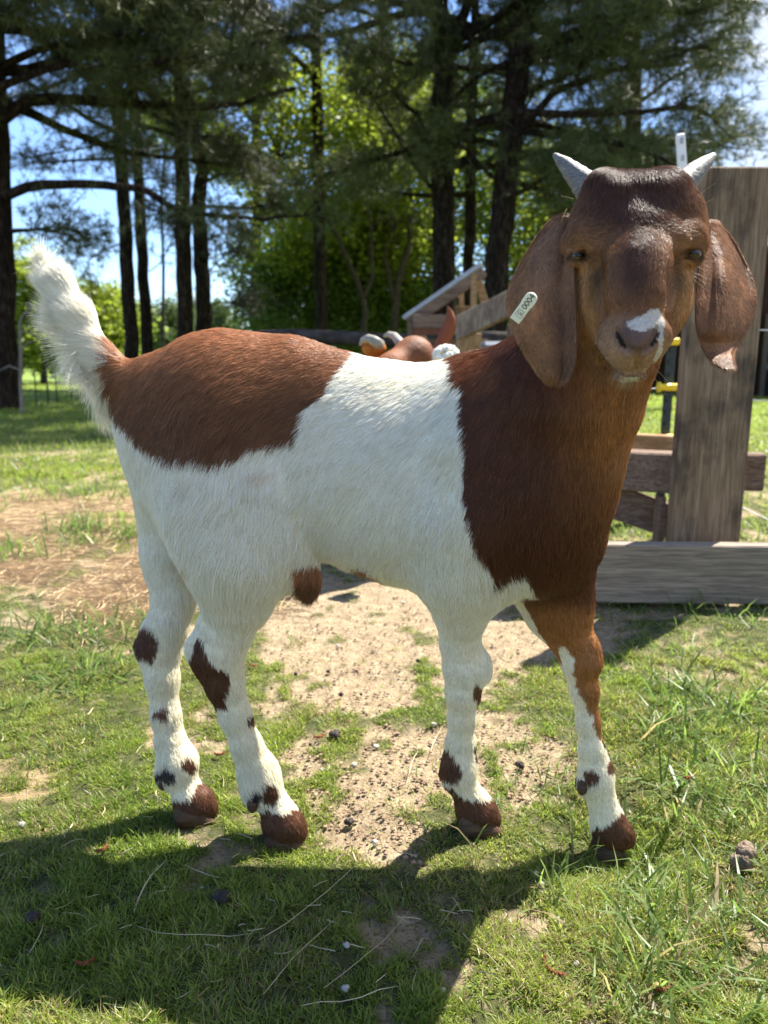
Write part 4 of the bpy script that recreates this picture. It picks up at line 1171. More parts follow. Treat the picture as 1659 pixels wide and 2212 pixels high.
def limb(m, a, dirv, L, r0, droop, seg=7, wig=.12, up=0.0):
    P = [np.array(a, float)]; d = np.array(dirv, float); d /= np.linalg.norm(d)
    for i in range(seg):
        d = d + rng.normal(0, wig, 3) + np.array((0, 0, -droop + up * i / seg)); d /= np.linalg.norm(d)
        P.append(P[-1] + d * L / seg)
    m.tube(P, list(np.linspace(r0, r0 * .22, seg + 1)), 7, jitter=.08)
    return np.array(P)
def twigs(m, P, n, L, r, t0=.3, droop=.02):
    out = []
    for _ in range(n):
        t = t0 + (1 - t0) * rng.random() ** .8; f = t * (len(P) - 1); i = min(int(f), len(P) - 2)
        p = P[i] + (P[i + 1] - P[i]) * (f - i); d = P[i + 1] - P[i]; d = d / (np.linalg.norm(d) + 1e-9) * .7 + rng.normal(0, .6, 3) * np.array((1, 1, .55))
        out.append(limb(m, p, d, L * (.5 + .8 * rng.random()), r, droop, 4, .2))
    return out
def tufts_on(paths, per, spread=.10, t0=.25):
    Ps, Ds = [], []
    for P in paths:
        for _ in range(per):
            t = t0 + (1 - t0) * rng.random(); f = t * (len(P) - 1); i = min(int(f), len(P) - 2)
            d = P[i + 1] - P[i]; d = d / (np.linalg.norm(d) + 1e-9)
            Ps.append(P[i] + (P[i + 1] - P[i]) * (f - i) + rng.normal(0, spread, 3)); Ds.append(d + rng.normal(0, .25, 3) + (0, 0, .25))
    return np.array(Ps), np.array(Ds)

def pine(label, trunk, radii, limbs, fixed=(), needles=Mneed, group='tall pines', k=13, W=.0085, L=.15, ntw=9, per=7, flare=1.25):
    """trunk: world points bottom to top; limbs: (height, azimuth deg, length, rise)"""
    root = empty('pine_tree', tuple(trunk[0])); tag(root, label, 'pine tree', group)
    m = MB(); T = np.array(trunk, float)
    T_ = [T[0] + (0, 0, -.1)]; R_ = [radii[0] * flare * 1.15]
    for i in range(len(T) - 1):
        for t in np.linspace(0, 1, 7)[(0 if i == 0 else 1):]:
            q = T[i] + (T[i + 1] - T[i]) * t; rr = radii[i] + (radii[i + 1] - radii[i]) * t
            hh = q[2] - T[0][2]; T_.append(q + rng.normal(0, .012, 3)); R_.append(rr * (1 + (flare - 1) * math.exp(-hh / .25)))
    m.tube(T_, R_, 18, jitter=.06)
    m.build('trunk', Mbark.m, root, smooth=True)
    b = MB(); tw = []
    for (pts, r0, r1) in fixed:
        P = np.array(pts, float)
        # resample with small kinks
        Q = []
        for i in range(len(P) - 1):
            for t in (0, .5): Q.append(P[i] + (P[i + 1] - P[i]) * t + rng.normal(0, .012, 3))
        Q.append(P[-1]); Q = np.array(Q)
        b.tube(Q, list(np.linspace(r0, r1, len(Q))), 9, jitter=.08)
        tw += twigs(b, Q, int(ntw * 1.5), .55, .009, .25, .02)
    H = T[:, 2]
    for (h, az, L_, rise) in limbs:
        i = int(np.clip(np.searchsorted(H, h) - 1, 0, len(T) - 2)); t = (h - H[i]) / (H[i + 1] - H[i] + 1e-9)
        p = T[i] + (T[i + 1] - T[i]) * t; a = math.radians(az)
        Q = limb(b, p, (math.cos(a), math.sin(a), rise), L_, .018 + .014 * L_, .03, 8, .09, .05)
        tw += [Q[2:]] + twigs(b, Q, int(ntw * 1.9 * (L_ / 2.2) + 3), .6, .008, .2, .02)
    b.build('branches', Mbark.m, root, smooth=True)
    P, D = tufts_on(tw, int(per * 1.35))
    V, F = pine_needles(P, D, k, L, W)
    o = mesh_np('needles', V, F, needles, root, smooth=False)
    return root

def auto_limbs(h0, h1, n, Lmax, az0=0, az1=360, rise=.12, seed=0):
    r = random.Random(seed)
    return [(h0 + (h1 - h0) * i / max(n - 1, 1) + r.uniform(-.1, .1), r.uniform(az0, az1), Lmax * r.uniform(.65, 1.1), rise + r.uniform(-.12, .12)) for i in range(n)]

def W3(pts, Y):       # photographed path at forward distance Y
    return [Yp(p[0], p[1], Y if len(p) < 3 else p[2]) for p in pts]
def trunk_pts(pts, Y, top=9.0):
    P = W3(pts, Y); P[0][2] = gz(np.array([P[0][0]]), np.array([Y]))[0]
    d = P[-1] - P[-2]; d = d / d[2]; P.append(P[-1] + d * (top - P[-1][2])); return P

# left edge pine with the long bare limb
T1 = trunk_pts([(8, 888), (4, 600), (-6, 250)], 9.5, 8.5)
pine('thick pine at the left edge with a long bare limb arching across the sky', T1, [.175, .15, .13, .05],
     auto_limbs(3.7, 8.0, 20, 3.4, -80, 80, .05, 1) + auto_limbs(3.9, 8, 12, 3.0, 90, 270, .1, 2) + auto_limbs(3.9, 6.2, 16, 2.4, -130, 30, .0, 22),
     fixed=[(W3([(10, 425), (60, 404), (130, 398), (230, 402), (300, 404), (345, 428), (390, 457), (430, 463), (490, 466), (560, 474), (640, 465), (665, 460)], 9.3), .062, .012),
            (W3([(0, 262), (60, 222), (110, 216), (200, 222), (300, 220), (420, 232), (520, 225), (640, 190)], 9.2), .075, .02),
            (W3([(15, 500), (60, 494), (100, 500), (140, 499), (190, 505)], 9.4), .03, .008),
            (W3([(0, 150), (80, 110), (200, 85), (330, 60), (450, 40)], 9.0), .05, .015),
            (W3([(-60, 210), (40, 170), (150, 140), (280, 150), (430, 120)], 8.6), .05, .015)], ntw=13, per=9)
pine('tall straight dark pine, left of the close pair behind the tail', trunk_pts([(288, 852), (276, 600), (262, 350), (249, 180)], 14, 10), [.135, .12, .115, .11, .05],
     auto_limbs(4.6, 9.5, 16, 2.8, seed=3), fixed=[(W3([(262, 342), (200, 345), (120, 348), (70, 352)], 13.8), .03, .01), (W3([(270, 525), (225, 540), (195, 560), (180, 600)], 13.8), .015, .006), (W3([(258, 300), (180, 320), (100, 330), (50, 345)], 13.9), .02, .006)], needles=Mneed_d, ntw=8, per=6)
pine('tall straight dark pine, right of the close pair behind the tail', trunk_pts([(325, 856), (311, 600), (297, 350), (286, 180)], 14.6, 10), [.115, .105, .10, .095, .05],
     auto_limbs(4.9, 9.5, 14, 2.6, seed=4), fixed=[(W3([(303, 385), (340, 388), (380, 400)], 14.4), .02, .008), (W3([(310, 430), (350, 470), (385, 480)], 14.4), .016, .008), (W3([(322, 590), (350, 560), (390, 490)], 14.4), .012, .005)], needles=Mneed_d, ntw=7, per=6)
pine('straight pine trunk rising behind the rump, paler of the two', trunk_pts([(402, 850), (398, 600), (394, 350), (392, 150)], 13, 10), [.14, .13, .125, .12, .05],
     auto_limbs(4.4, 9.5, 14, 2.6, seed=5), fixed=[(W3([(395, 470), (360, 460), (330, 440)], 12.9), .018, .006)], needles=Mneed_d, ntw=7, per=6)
pine('dark knotty pine with a forked top just right of the paler trunk', trunk_pts([(441, 850), (436, 600), (428, 440), (436, 370), (405, 200)], 13.5, 10), [.145, .13, .13, .10, .09, .04],
     auto_limbs(4.2, 9.5, 14, 2.8, seed=6), fixed=[(W3([(430, 440), (470, 445), (540, 450), (600, 440)], 13.3), .03, .012), (W3([(438, 520), (480, 505), (520, 500)], 13.3), .018, .006), (W3([(440, 600), (475, 560), (500, 540)], 13.3), .014, .005), (W3([(432, 400), (470, 380), (520, 375), (590, 400), (640, 395)], 13.3), .03, .01),
      (W3([(440, 660), (500, 650), (560, 650)], 13.3), .012, .005)], needles=Mneed_d, ntw=9, per=8)
# big pines in the middle
pine('large dark pine whose trunk forks near the top middle of the view', trunk_pts([(965, 880), (958, 600), (955, 300), (962, 90), (935, -60)], 11, 9), [.18, .16, .155, .14, .09, .04],
     auto_limbs(3.3, 8.5, 20, 3.2, -60, 80, seed=7) + auto_limbs(4.8, 8.5, 16, 3.4, 90, 300, .0, 17), fixed=[(W3([(962, 90), (1000, 30), (1030, -60)], 11), .10, .05), (W3([(955, 330), (900, 250), (850, 190), (780, 130), (700, 60)], 10.7), .04, .012), (W3([(955, 260), (1000, 190), (1060, 150), (1150, 110)], 10.7), .04, .012),
       (W3([(940, 420), (880, 330), (800, 200), (770, 175)], 10.8), .03, .01)], ntw=9, per=7)
pine('leaning dark pine with heavy boughs hanging above the goat head', trunk_pts([(1062, 900), (1072, 600), (1105, 260), (1135, 20)], 10, 9), [.17, .155, .15, .13, .05],
     auto_limbs(2.9, 8.5, 24, 2.7, -100, 40, -.02, 8) + auto_limbs(3.3, 8, 12, 3.0, 60, 260, .05, 9), fixed=[(W3([(1085, 430), (1180, 385), (1300, 370), (1400, 380), (1480, 372)], 9.6), .035, .010), (W3([(1100, 300), (1200, 200), (1330, 150), (1450, 120), (1530, 100)], 9.3), .05, .014),
       (W3([(1110, 240), (1250, 250), (1380, 240), (1480, 230), (1540, 250)], 9.0), .045, .012), (W3([(1120, 120), (1250, 60), (1400, 30), (1520, 20)], 9.2), .045, .012), (W3([(1080, 400), (1020, 330), (960, 300)], 9.8), .03, .01)], ntw=11, per=9)
pine('slimmer pine standing between the two big middle trunks', trunk_pts([(1005, 860), (1012, 600), (1018, 300), (1022, 150)], 12.5, 8), [.10, .09, .085, .07, .04],
     auto_limbs(3.2, 7.5, 16, 2.6, seed=10), ntw=7, per=7)
pine('pine beyond the fence post whose feathery boughs edge the sky', trunk_pts([(1360, 900), (1365, 600), (1370, 250)], 11.5, 7.8), [.14, .12, .11, .04],
     auto_limbs(2.8, 7.4, 24, 1.35, seed=11), fixed=[(W3([(1370, 250), (1450, 230), (1530, 250), (1580, 230)], 11), .03, .01), (W3([(1370, 300), (1450, 310), (1540, 320), (1600, 290)], 11), .03, .01), (W3([(1370, 130), (1480, 60), (1560, 40), (1590, 110)], 11), .03, .01)], ntw=9, per=8)
pine('dark pine filling the gap between the left and middle groups', trunk_pts([(700, 860), (690, 560), (685, 250)], 15.5, 10.5), [.14, .12, .11, .04],
     auto_limbs(6.0, 10, 20, 3.2, seed=12), needles=Mneed_d, ntw=8, per=7)
pine('pine with a dark crown behind the paired trunks', trunk_pts([(560, 840), (556, 560), (552, 200)], 19, 12), [.13, .12, .11, .04],
     auto_limbs(6.2, 11.5, 22, 3.4, seed=13), needles=Mneed_d, ntw=7, per=6)
pine('small dark pine low at the right edge of the sky', trunk_pts([(1750, 840), (1750, 600)], 24, 5.6), [.12, .10, .04], auto_limbs(1.5, 5.4, 18, 1.9, seed=14), ntw=6, per=6, L=.2, W=.012)

# ------------------------------------------------------------------ leafy trees
def leafy(label, base, trunks, crowns, n, size, mat, group, name='leafy_tree', bark=None, cat='leafy tree'):
    root = empty(name, tuple(base)); tag(root, label, cat, group)
    m = MB()
    for (P, r0, r1) in trunks:
        P = np.array(P, float); Q = []
        for i in range(len(P) - 1):
            for t in (0, .33, .67): Q.append(P[i] + (P[i + 1] - P[i]) * t + rng.normal(0, r0 * .25, 3))
        Q.append(P[-1]); m.tube(Q, list(np.linspace(r0, r1, len(Q))), 10, jitter=.06)
    # limbs running out to the leaf clumps
    tips = []
    tot = sum(c[3] * c[4] * c[5] for c in crowns)
    for (cx_, cy_, cz_, rx, ry, rz) in crowns:
        k = max(6, int(110 * (rx * ry * rz) / tot))
        for _ in range(k):
            d = rng.normal(0, 1, 3); d /= np.linalg.norm(d); t = rng.random() ** .42
            tips.append((cx_ + d[0] * rx * t, cy_ + d[1] * ry * t, cz_ + d[2] * rz * t, (rx * ry * rz) ** (1 / 3)))
    tips = np.array(tips); anchor = np.array([t[0][-1] if len(t[0]) else base for t in trunks])
    for tp in tips[::3]:
        a = anchor[np.argmin(np.linalg.norm(anchor - tp[:3], axis=1))]; mid = (a + tp[:3]) / 2 + rng.normal(0, .15, 3) + (0, 0, .1)
        m.tube([a, mid, tp[:3]], [.022, .012, .004], 5)
    m.build('trunk', bark or Mbark2.m, root, smooth=True)
    n = int(n * 1.5)
    w = tips[:, 3] ** 2; k = rng.choice(len(tips), n, p=w / w.sum())
    sp = np.clip(tips[k, 3] * .26, .12, .5)[:, None]
    P = tips[k, :3] + rng.normal(0, 1, (n, 3)) * sp * np.array((1, 1, .6))
    P = P[P[:, 2] > .03]
    V, F = leaves(P, size); mesh_np('leaves', V, F, mat, root, smooth=False)
    return root
def cr(px, py, Y, rx, rz, ry=None):
    p = Yp(px, py, Y); s = Y / FPX; return (p[0], p[1], p[2], rx * s, (ry if ry else rx) * s, rz * s)
HG = 'leafy trees of the hedgerow behind the goat'
b = G(790, 830 if False else 860)
leafy('multi stemmed leafy tree with thin dark stems above the white back', Yp(792, 850, 16), [(W3([(792, 850), (790, 700), (786, 640), (740, 530), (690, 440), (605, 345)], 16), .085, .02), (W3([(786, 640), (805, 600), (800, 500), (790, 400)], 16), .05, .02)],
      [cr(600, 330, 16.5, 120, 110), cr(760, 260, 16.5, 150, 120), cr(680, 480, 17.5, 120, 90), cr(560, 180, 17, 120, 60)], 15000, .085, Mleaf, HG)
leafy('leafy tree with two crossing stems right of the multi stemmed one', Yp(850, 850, 17), [(W3([(850, 850), (852, 650), (885, 520), (890, 430), (865, 340), (820, 240)], 17), .10, .025), (W3([(852, 650), (830, 560), (850, 470)], 17), .06, .02)],
      [cr(860, 300, 18, 130, 140), cr(850, 520, 18.5, 130, 110)], 12000, .085, Mleaf, HG)
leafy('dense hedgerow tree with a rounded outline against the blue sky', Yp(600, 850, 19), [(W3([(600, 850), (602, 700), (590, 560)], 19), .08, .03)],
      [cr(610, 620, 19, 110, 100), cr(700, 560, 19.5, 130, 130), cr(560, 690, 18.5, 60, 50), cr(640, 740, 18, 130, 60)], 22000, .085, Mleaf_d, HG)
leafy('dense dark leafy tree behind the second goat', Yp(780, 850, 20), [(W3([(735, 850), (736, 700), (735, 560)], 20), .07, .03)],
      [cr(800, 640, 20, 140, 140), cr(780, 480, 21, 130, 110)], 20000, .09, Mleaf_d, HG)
leafy('leafy tree rising behind the slanted feeder roof', Yp(930, 850, 19), [(W3([(920, 850), (925, 700), (930, 560)], 19), .08, .03)],
      [cr(930, 650, 19.5, 140, 140), cr(960, 420, 20, 150, 130), cr(920, 220, 21, 150, 130)], 20000, .09, Mleaf_d, HG)
leafy('leafy tree lit through beyond the leaning pine', Yp(1150, 850, 19), [(W3([(1150, 850), (1150, 700), (1155, 520)], 19), .09, .03)],
      [cr(1140, 640, 19.5, 140, 140), cr(1180, 420, 20, 150, 120), cr(1290, 350, 20, 120, 60)], 18000, .09, Mleaf, HG)
leafy('bright green leafy tree behind the two horns', Yp(1330, 850, 20), [(W3([(1330, 850), (1330, 700), (1335, 520)], 20), .09, .03)],
      [cr(1330, 640, 20.5, 150, 140), cr(1350, 420, 20, 120, 70), cr(1420, 560, 20, 110, 130)], 18000, .09, Mleaf, HG)
leafy('leafy branch of a tall tree lit green beside the left sky gap', Yp(350, 850, 18), [(W3([(350, 850), (352, 640), (350, 420), (360, 300)], 19), .05, .02)],
      [cr(330, 265, 19, 70, 45), cr(410, 250, 19, 80, 60), cr(480, 330, 19, 60, 70)], 4200, .08, Mleaf, HG)
leafy('light green tree standing left of the raised tail', Yp(70, 850, 22), [(W3([(95, 850), (90, 720), (85, 620)], 22), .09, .03)],
      [cr(75, 640, 22, 60, 90), cr(90, 740, 22, 80, 60), cr(50, 560, 22, 40, 40)], 12000, .10, Mleaf, HG)
leafy('round light green tree just right of the raised tail', Yp(215, 850, 26), [(W3([(215, 850), (215, 720), (215, 680)], 26), .10, .03)],
      [cr(215, 700, 26, 80, 75), cr(260, 740, 26, 50, 50), cr(170, 770, 25, 80, 40)], 12000, .12, Mleaf, HG)
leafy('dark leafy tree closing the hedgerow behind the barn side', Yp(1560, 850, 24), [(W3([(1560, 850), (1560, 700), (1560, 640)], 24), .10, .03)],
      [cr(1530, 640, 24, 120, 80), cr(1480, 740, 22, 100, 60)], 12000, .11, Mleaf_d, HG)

# distant wood edge: one tree built, then copied
def far_tree(label, h, seedc):
    root = empty('far_tree', (0, 0, 0)); tag(root, label, 'tree', 'trees of the distant wood edge')
    m = MB(); m.tube([(0, 0, -.3), (.05, 0, h * .35), (0, .05, h * .8)], [.22, .16, .05], 8)
    for k in range(7):
        a = k * 2.4; m.tube([(0, 0, h * (.3 + .06 * k)), (math.cos(a) * h * .12, math.sin(a) * h * .12, h * (.4 + .06 * k)), (math.cos(a) * h * .22, math.sin(a) * h * .22, h * (.48 + .06 * k))], [.08, .05, .02], 5)
    m.build('trunk', Mbark2.m, root)
    n = 5200; cl = rng.normal(0, 1, (46, 3)); cl /= np.linalg.norm(cl, axis=1, keepdims=True); cl *= rng.random((46, 1)) ** .4
    cl = cl * np.array((h * .30, h * .30, h * .40)) + np.array((0, 0, h * .58)); k = rng.integers(0, 46, n)
    P = cl[k] + rng.normal(0, h * .06, (n, 3)); P = P[P[:, 2] > .1]
    V, F = leaves(P, .34); mesh_np('leaves', V, F, Mleaf_f, root, smooth=False); return root
protos = [far_tree('distant rounded tree in the far wood edge under the sky gap', 8.5, 0), far_tree('distant tall dark tree in the far wood edge under the sky gap', 11, 1)]
for p_ in protos: p_['label'] = p_['label'].replace('under the sky gap', 'left of the frame').replace('in the far wood edge', 'beyond the pasture')
protos[0].location = (-45, 118, gz(np.array([-45.]), np.array([118.]))[0] - 1.5); protos[1].location = (-38, 125, gz(np.array([-38.]), np.array([125.]))[0] - 1.5)
def ORD(i):
    w = ['first', 'second', 'third', 'fourth', 'fifth', 'sixth', 'seventh', 'eighth', 'ninth', 'tenth']
    return w[i] if i < 10 else '%dth' % (i + 1) if (i + 1) % 10 not in (1, 2, 3) or 10 < (i + 1) < 14 else '%d%s' % (i + 1, ('st', 'nd', 'rd')[(i + 1) % 10 - 1])
for i in range(40):
    pr = protos[i % 2]; c = pr.copy(); COL.objects.link(c)
    yy = random.uniform(75, 130); px = -120 + 1900 * i / 39 + random.uniform(-18, 18); xx = (px - CXP) / FPX * yy
    c['label'] = ('tall' if i % 2 else 'rounded') + ' tree of the distant wood edge, %s from the left' % ORD(i); c.location = (xx, yy, gz(np.array([xx]), np.array([yy]))[0] - .3); s = random.uniform(.55, .9); c.scale = (s * 1.2, s * 1.2, s); c.rotation_euler = (0, 0, random.uniform(0, 6))
    for ch in list(pr.children):
        d = ch.copy(); COL.objects.link(d); d.parent = c
# ================================================================== FENCE, FEEDER AND OTHER THINGS
def wood_mat(name, dark, light, scale=14, axis=(1, 1, 1), bump=.5, stain=0.0, rough=.85):
    M_ = Mat(name, rough, .15)
    v = M_.coords('Object', axis)
    f = M_.noise(v, scale, 8, .65, 1.2); g = M_.noise(v, scale * 5, 4, .6)
    c = M_.ramp(f, [(.3, dark), (.72, light)])
    c = M_.mix(M_.ramp(g, [(.42, .55), (.55, 0.0)]), c, tuple(np.array(dark) * .55))
    if stain:
        s = M_.noise(M_.coords('Object', (1.6, 1.6, 1)), 5, 5, .6)
        c = M_.mix(M_.math('MULTIPLY', M_.ramp(s, [(.5, 0.0), (.62, 1.0)]), stain), c, (.035, .032, .03))
    M_.color(c); M_.bump(M_.math('ADD', f, M_.math('MULTIPLY', g, .6)), bump, .006); return M_.m
W_post = wood_mat('weathered post wood', (.16, .108, .066), (.36, .265, .175), 60, (1, 1, .045), .9, .7)
W_rail = wood_mat('weathered rail wood', (.12, .078, .055), (.28, .20, .15), 44, (.06, 1, 1), .8)
W_low = wood_mat('grey base board wood', (.17, .14, .11), (.40, .33, .26), 34, (.06, 1, 1.3), .8)
W_new = wood_mat('new lumber', (.28, .17, .085), (.46, .31, .17), 14, (.25, .25, 1), .3)
W_ply = wood_mat('plywood', (.22, .15, .08), (.36, .26, .15), 10, (1, .3, .3), .25)
def world_box(m, x0, x1, y0, y1, z0, z1, bevel=.003):
    m.box(((x0 + x1) / 2, (y0 + y1) / 2, (z0 + z1) / 2), (x1 - x0, y1 - y0, z1 - z0), None, bevel)
# broad upright post
m = MB(); world_box(m, .700, .866, 1.75, 1.795, -.02, .982, .004); po = m.build('fence_post', W_post)
tag(po, 'tall broad weathered wooden post standing right of the goat head', 'fence post')
# low board along the ground
m = MB(); m.plank((.30, 1.66, .082), (1.9, 1.60, .082), .138, .04, bevel=.003)
tag(m.build('base_board', W_low), 'low grey wooden board on edge along the foot of the post', 'board')
m = MB(); m.plank((.42, 1.98, .288), (.735, 1.83, .289), .098, .085, bevel=.004)
tag(m.build('fence_rail', W_rail), 'thick dark rail ending against the left side of the post', 'fence rail', 'timbers of the fence')
m = MB(); m.plank((.80, 1.86, .290), (.945, 1.83, .290), .092, .05, bevel=.004)
tag(m.build('fence_rail', W_rail), 'short dark rail end sticking out right of the post', 'fence rail', 'timbers of the fence')
m = MB(); m.plank((.50, 1.92, .235), (.76, 1.87, .15), .085, .035, bevel=.003)
tag(m.build('fence_brace', W_rail), 'sloping brown brace below the thick rail left of the post', 'fence brace', 'timbers of the fence')
m = MB(); m.plank((.40, 2.18, .345), (.86, 2.15, .322), .055, .05, bevel=.003)
tag(m.build('fence_rail', W_new), 'pale sunlit rail behind the thick dark rail', 'fence rail', 'timbers of the fence')
m = MB(); world_box(m, .684, .699, 1.80, 1.84, -.02, .232, .002)
tag(m.build('fence_stake', W_rail), 'narrow brown stake hugging the left edge of the broad post', 'stake')
# white stake with slots and round top
Mwp = Mat('white plastic', .4, .4); Mwp.color((.75, .77, .80))
a = Yp(1469, 290, 2.5); X0 = a[0]
XB = X0 + .19
m = MB(); m.plank((XB, 2.5, 0), (X0, 2.5, a[2]), .026, .016, up=(1, 0, 0), bevel=.002)
st = m.build('fence_stake', Mwp.m); tag(st, 'white plastic fence stake with its top showing above the right horn', 'stake')
Mslot = simple_mat('grey slot', (.35, .36, .38))
for k in range(9):
    m = MB(); zc = a[2] - .021 - .05 * k; m.box((X0 + .19 * (1 - zc / a[2]), 2.4885, zc), (.008, .002, .018), None, .0005); m.build('slot', Mslot, st)
# dark metal post with yellow insulators
Mtp = simple_mat('dark green metal', (.018, .030, .030), .5, .4, .2)
a = Yp(1452, 738, 2.75)
r_ = empty('electric_fence_post', (a[0], 2.75, 0)); tag(r_, 'dark metal fence post with yellow insulators seen left of the broad post', 'fence post')
m = MB(); world_box(m, a[0] - .017, a[0] + .017, 2.75, 2.756, .05 - .08, a[2] + .05, .001); world_box(m, a[0] - .004, a[0] + .004, 2.757, 2.78, -.03, a[2] + .05, .001)
for k in range(16): world_box(m, a[0] - .008, a[0] + .008, 2.742, 2.7495, .06 + .045 * k, .075 + .045 * k, .001)
m.build('post', Mtp, r_)
My = Mat('yellow plastic', .4, .4); My.color((.80, .55, .015))
for py in (738, 836, 945):
    q = Yp(1450, py, 2.74); m = MB(); m.box(q + (0, -.012, 0), (.046, .03, .026), None, .005); m.tube([q + (-.05, -.02, 0), q + (-.012, -.02, 0)], [.011, .014], 10); m.tube([q + (-.056, -.02, 0), q + (-.048, -.02, 0)], [.019, .019], 12)
    m.build('insulator', My.m, r_)
# wires to the right
Mwi = simple_mat('fence wire', (.55, .55, .55), .4, .6)
for (p0, p1, lab) in (((1560, 709, 2.6), (1900, 704, 2.2), 'thin bright fence wire right of the post, level with the ear'), ((1560, 858, 2.6), (1900, 866, 2.2), 'thin bright fence wire right of the post, below the ear tip'),
                      ((1560, 1075, 2.2), (1900, 1215, 1.9), 'sagging thin wire low on the right of the post'), ((1100, 836, 2.74), (1480, 836, 2.74), 'thin wire threaded through the yellow insulator')):
    A, B = Yp(*p0), Yp(*p1); m = MB(); m.tube([A + (B - A) * t + np.array((0, 0, -.01 * math.sin(3.14 * t))) for t in np.linspace(0, 1, 8)], .0016, 6)
    tag(m.build('fence_wire', Mwi), lab, 'wire', 'electric fence wires')

# diagonal board, upright and scrap beside the feeder
YF = 4.6
a, b = Yp(985, 712, 3.3), Yp(1190, 612, 3.0)
m = MB(); m.plank(a, b, .098, .04, bevel=.003); tag(m.build('sloping_board', wood_mat('grey plank', (.14, .11, .085), (.30, .25, .19), 12, (1, .3, .3), .4)), 'broad board sloping up behind the left ear towards the feeder', 'board')
m = MB(); p = Yp(1013, 720, 3.45); world_box(m, p[0] - .055, p[0] + .055, 3.42, 3.46, 0, p[2]); tag(m.build('upright_board', W_ply), 'upright tan board under the low end of the sloping board', 'board')
m = MB(); p = Yp(1112, 700, 3.5); world_box(m, p[0] - .03, p[0] + .05, 3.45, 3.53, 0, p[2]); tag(m.build('short_post', W_rail), 'short dark post half hidden by the left ear', 'post')
p = Yp(1085, 738, 3.9); m = MB(); world_box(m, p[0] - .12, p[0] + .14, 3.8, 4.2, .15, p[2], .02); m.box((p[0], 4.0, .08), (.2, .34, .16), None, .01)
tag(m.build('grey_bin', simple_mat('blue grey plastic', (.10, .12, .16), .4, .4)), 'low blue grey bin between the feeder and the ear', 'bin')

# hay feeder with a slanted metal roof
fr = empty('hay_feeder', tuple(Yp(960, 790, YF) * np.array((1, 1, 0)))); tag(fr, 'wooden hay feeder with a slanted grey metal roof behind the goat', 'hay feeder')
R0, R1 = Yp(877, 690, YF), Yp(1040, 577, YF); dep = np.array((0.035, .30, .022))
ex = (R1 - R0) / np.linalg.norm(R1 - R0)
m = MB(); mid = (R0 + R1) / 2 + dep / 2; yv = dep / np.linalg.norm(dep); zv = np.cross(ex, yv); zv /= np.linalg.norm(zv)
m.box(mid + zv * .012, (np.linalg.norm(R1 - R0) + .02, .33, .014), np.stack([ex, yv, zv], 1), .002)
for k in range(7): m.box(mid + zv * .024 + yv * (-.15 + .05 * k), (np.linalg.norm(R1 - R0) + .02, .02, .010), np.stack([ex, yv, zv], 1), .002)
Mro = simple_mat('roof metal', (.30, .32, .36), .35, .7, .15); m.build('roof', Mro, fr)
for dd in (0, 1):
    m = MB(); m.plank(R0 - zv * .03 + dep * dd, R1 - zv * .03 + dep * dd, .055, .03, bevel=.002); m.build('rafter', W_rail, fr)
def bar(name, p0, p1, w, t, mat, dy=0.0, up=(0, 0, 1)):
    m = MB(); A, B = Yp(p0[0], p0[1], YF + dy), Yp(p1[0], p1[1], YF + dy); m.plank(A, B, w, t, up=up, bevel=.002); return m.build(name, mat, fr)
bar('post', (1023, 592), (1023, 800), .036, .036, W_new, 0, (1, 0, 0)); bar('post', (997, 612), (997, 800), .03, .03, W_new, .5, (1, 0, 0))
bar('post', (889, 696), (889, 800), .05, .036, W_rail, 0, (1, 0, 0)); bar('post', (905, 696), (905, 800), .04, .036, W_rail, .6, (1, 0, 0))
bar('strut', (1030, 598), (1052, 672), .05, .03, W_new, .25, (1, 0, 0)); bar('strut', (1018, 606), (985, 640), .04, .03, W_new, .02); bar('strut', (903, 704), (930, 760), .035, .03, W_new, -.02)
bar('front_board', (892, 694), (1018, 694), .078, .03, W_rail, -.04); bar('lower_board', (892, 716), (1018, 716), .04, .03, wood_mat('red brown wood', (.12, .05, .03), (.22, .10, .06)), -.03)
bar('side_panel', (985, 684), (1048, 684), .13, .02, W_ply, .3); bar('trough', (885, 755), (1045, 755), .12, .35, W_rail, .3)
# long dark log rail at the edge of the yard
A, B = Yp(560, 728, 6.2), Yp(1100, 735, 5.6); m = MB(); m.tube([A + (B - A) * t + np.array((0, 0, .012 * math.sin(t * 9))) for t in np.linspace(0, 1, 12)], [.055] * 12, 12, jitter=.08)
for t in (.1, .5, .92):
    q = A + (B - A) * t; m.tube([q + (0, 0, -q[2]), q + (0, 0, -.03)], [.06, .05], 10, jitter=.06)
tag(m.build('log_rail', simple_mat('dark log', (.05, .042, .038), .9, .1, .5, 12, .6), smooth=True), 'dark horizontal log rail behind the second goat', 'log rail')

# left background: wire fence posts, bent sapling
Mdp = simple_mat('rusty dark metal', (.045, .04, .03), .7, .3)
for i, (px, top, base, Y, r) in enumerate(((96, 775, 878, 10.5, .014), (118, 800, 876, 11.0, .010), (72, 800, 880, 10.0, .009), (150, 805, 870, 12.0, .010))):
    q = Yp(px, top, Y); m = MB(); m.tube([(q[0], Y, -.05), (q[0] + .01, Y, q[2])], r, 8); 
    tag(m.build('wire_fence_post', Mdp), ['thin dark fence post by the left pine, tallest of four', 'thin dark fence post, second from the right in the left pasture', 'thin dark fence post closest to the left pine trunk', 'thin dark fence post farthest right in the left pasture'][i], 'fence post', 'thin posts of the left pasture fence')
A, B = Yp(30, 800, 11.0), Yp(330, 812, 13.0); m = MB()
for dz in (0, -.14, -.28): m.tube([A + (0, 0, dz), (A + B) / 2 + (0, 0, dz - .02), B + (0, 0, dz)], .006, 5)
tag(m.build('wire_fence', Mdp), 'three sagging wires of the fence across the left pasture', 'wire fence')
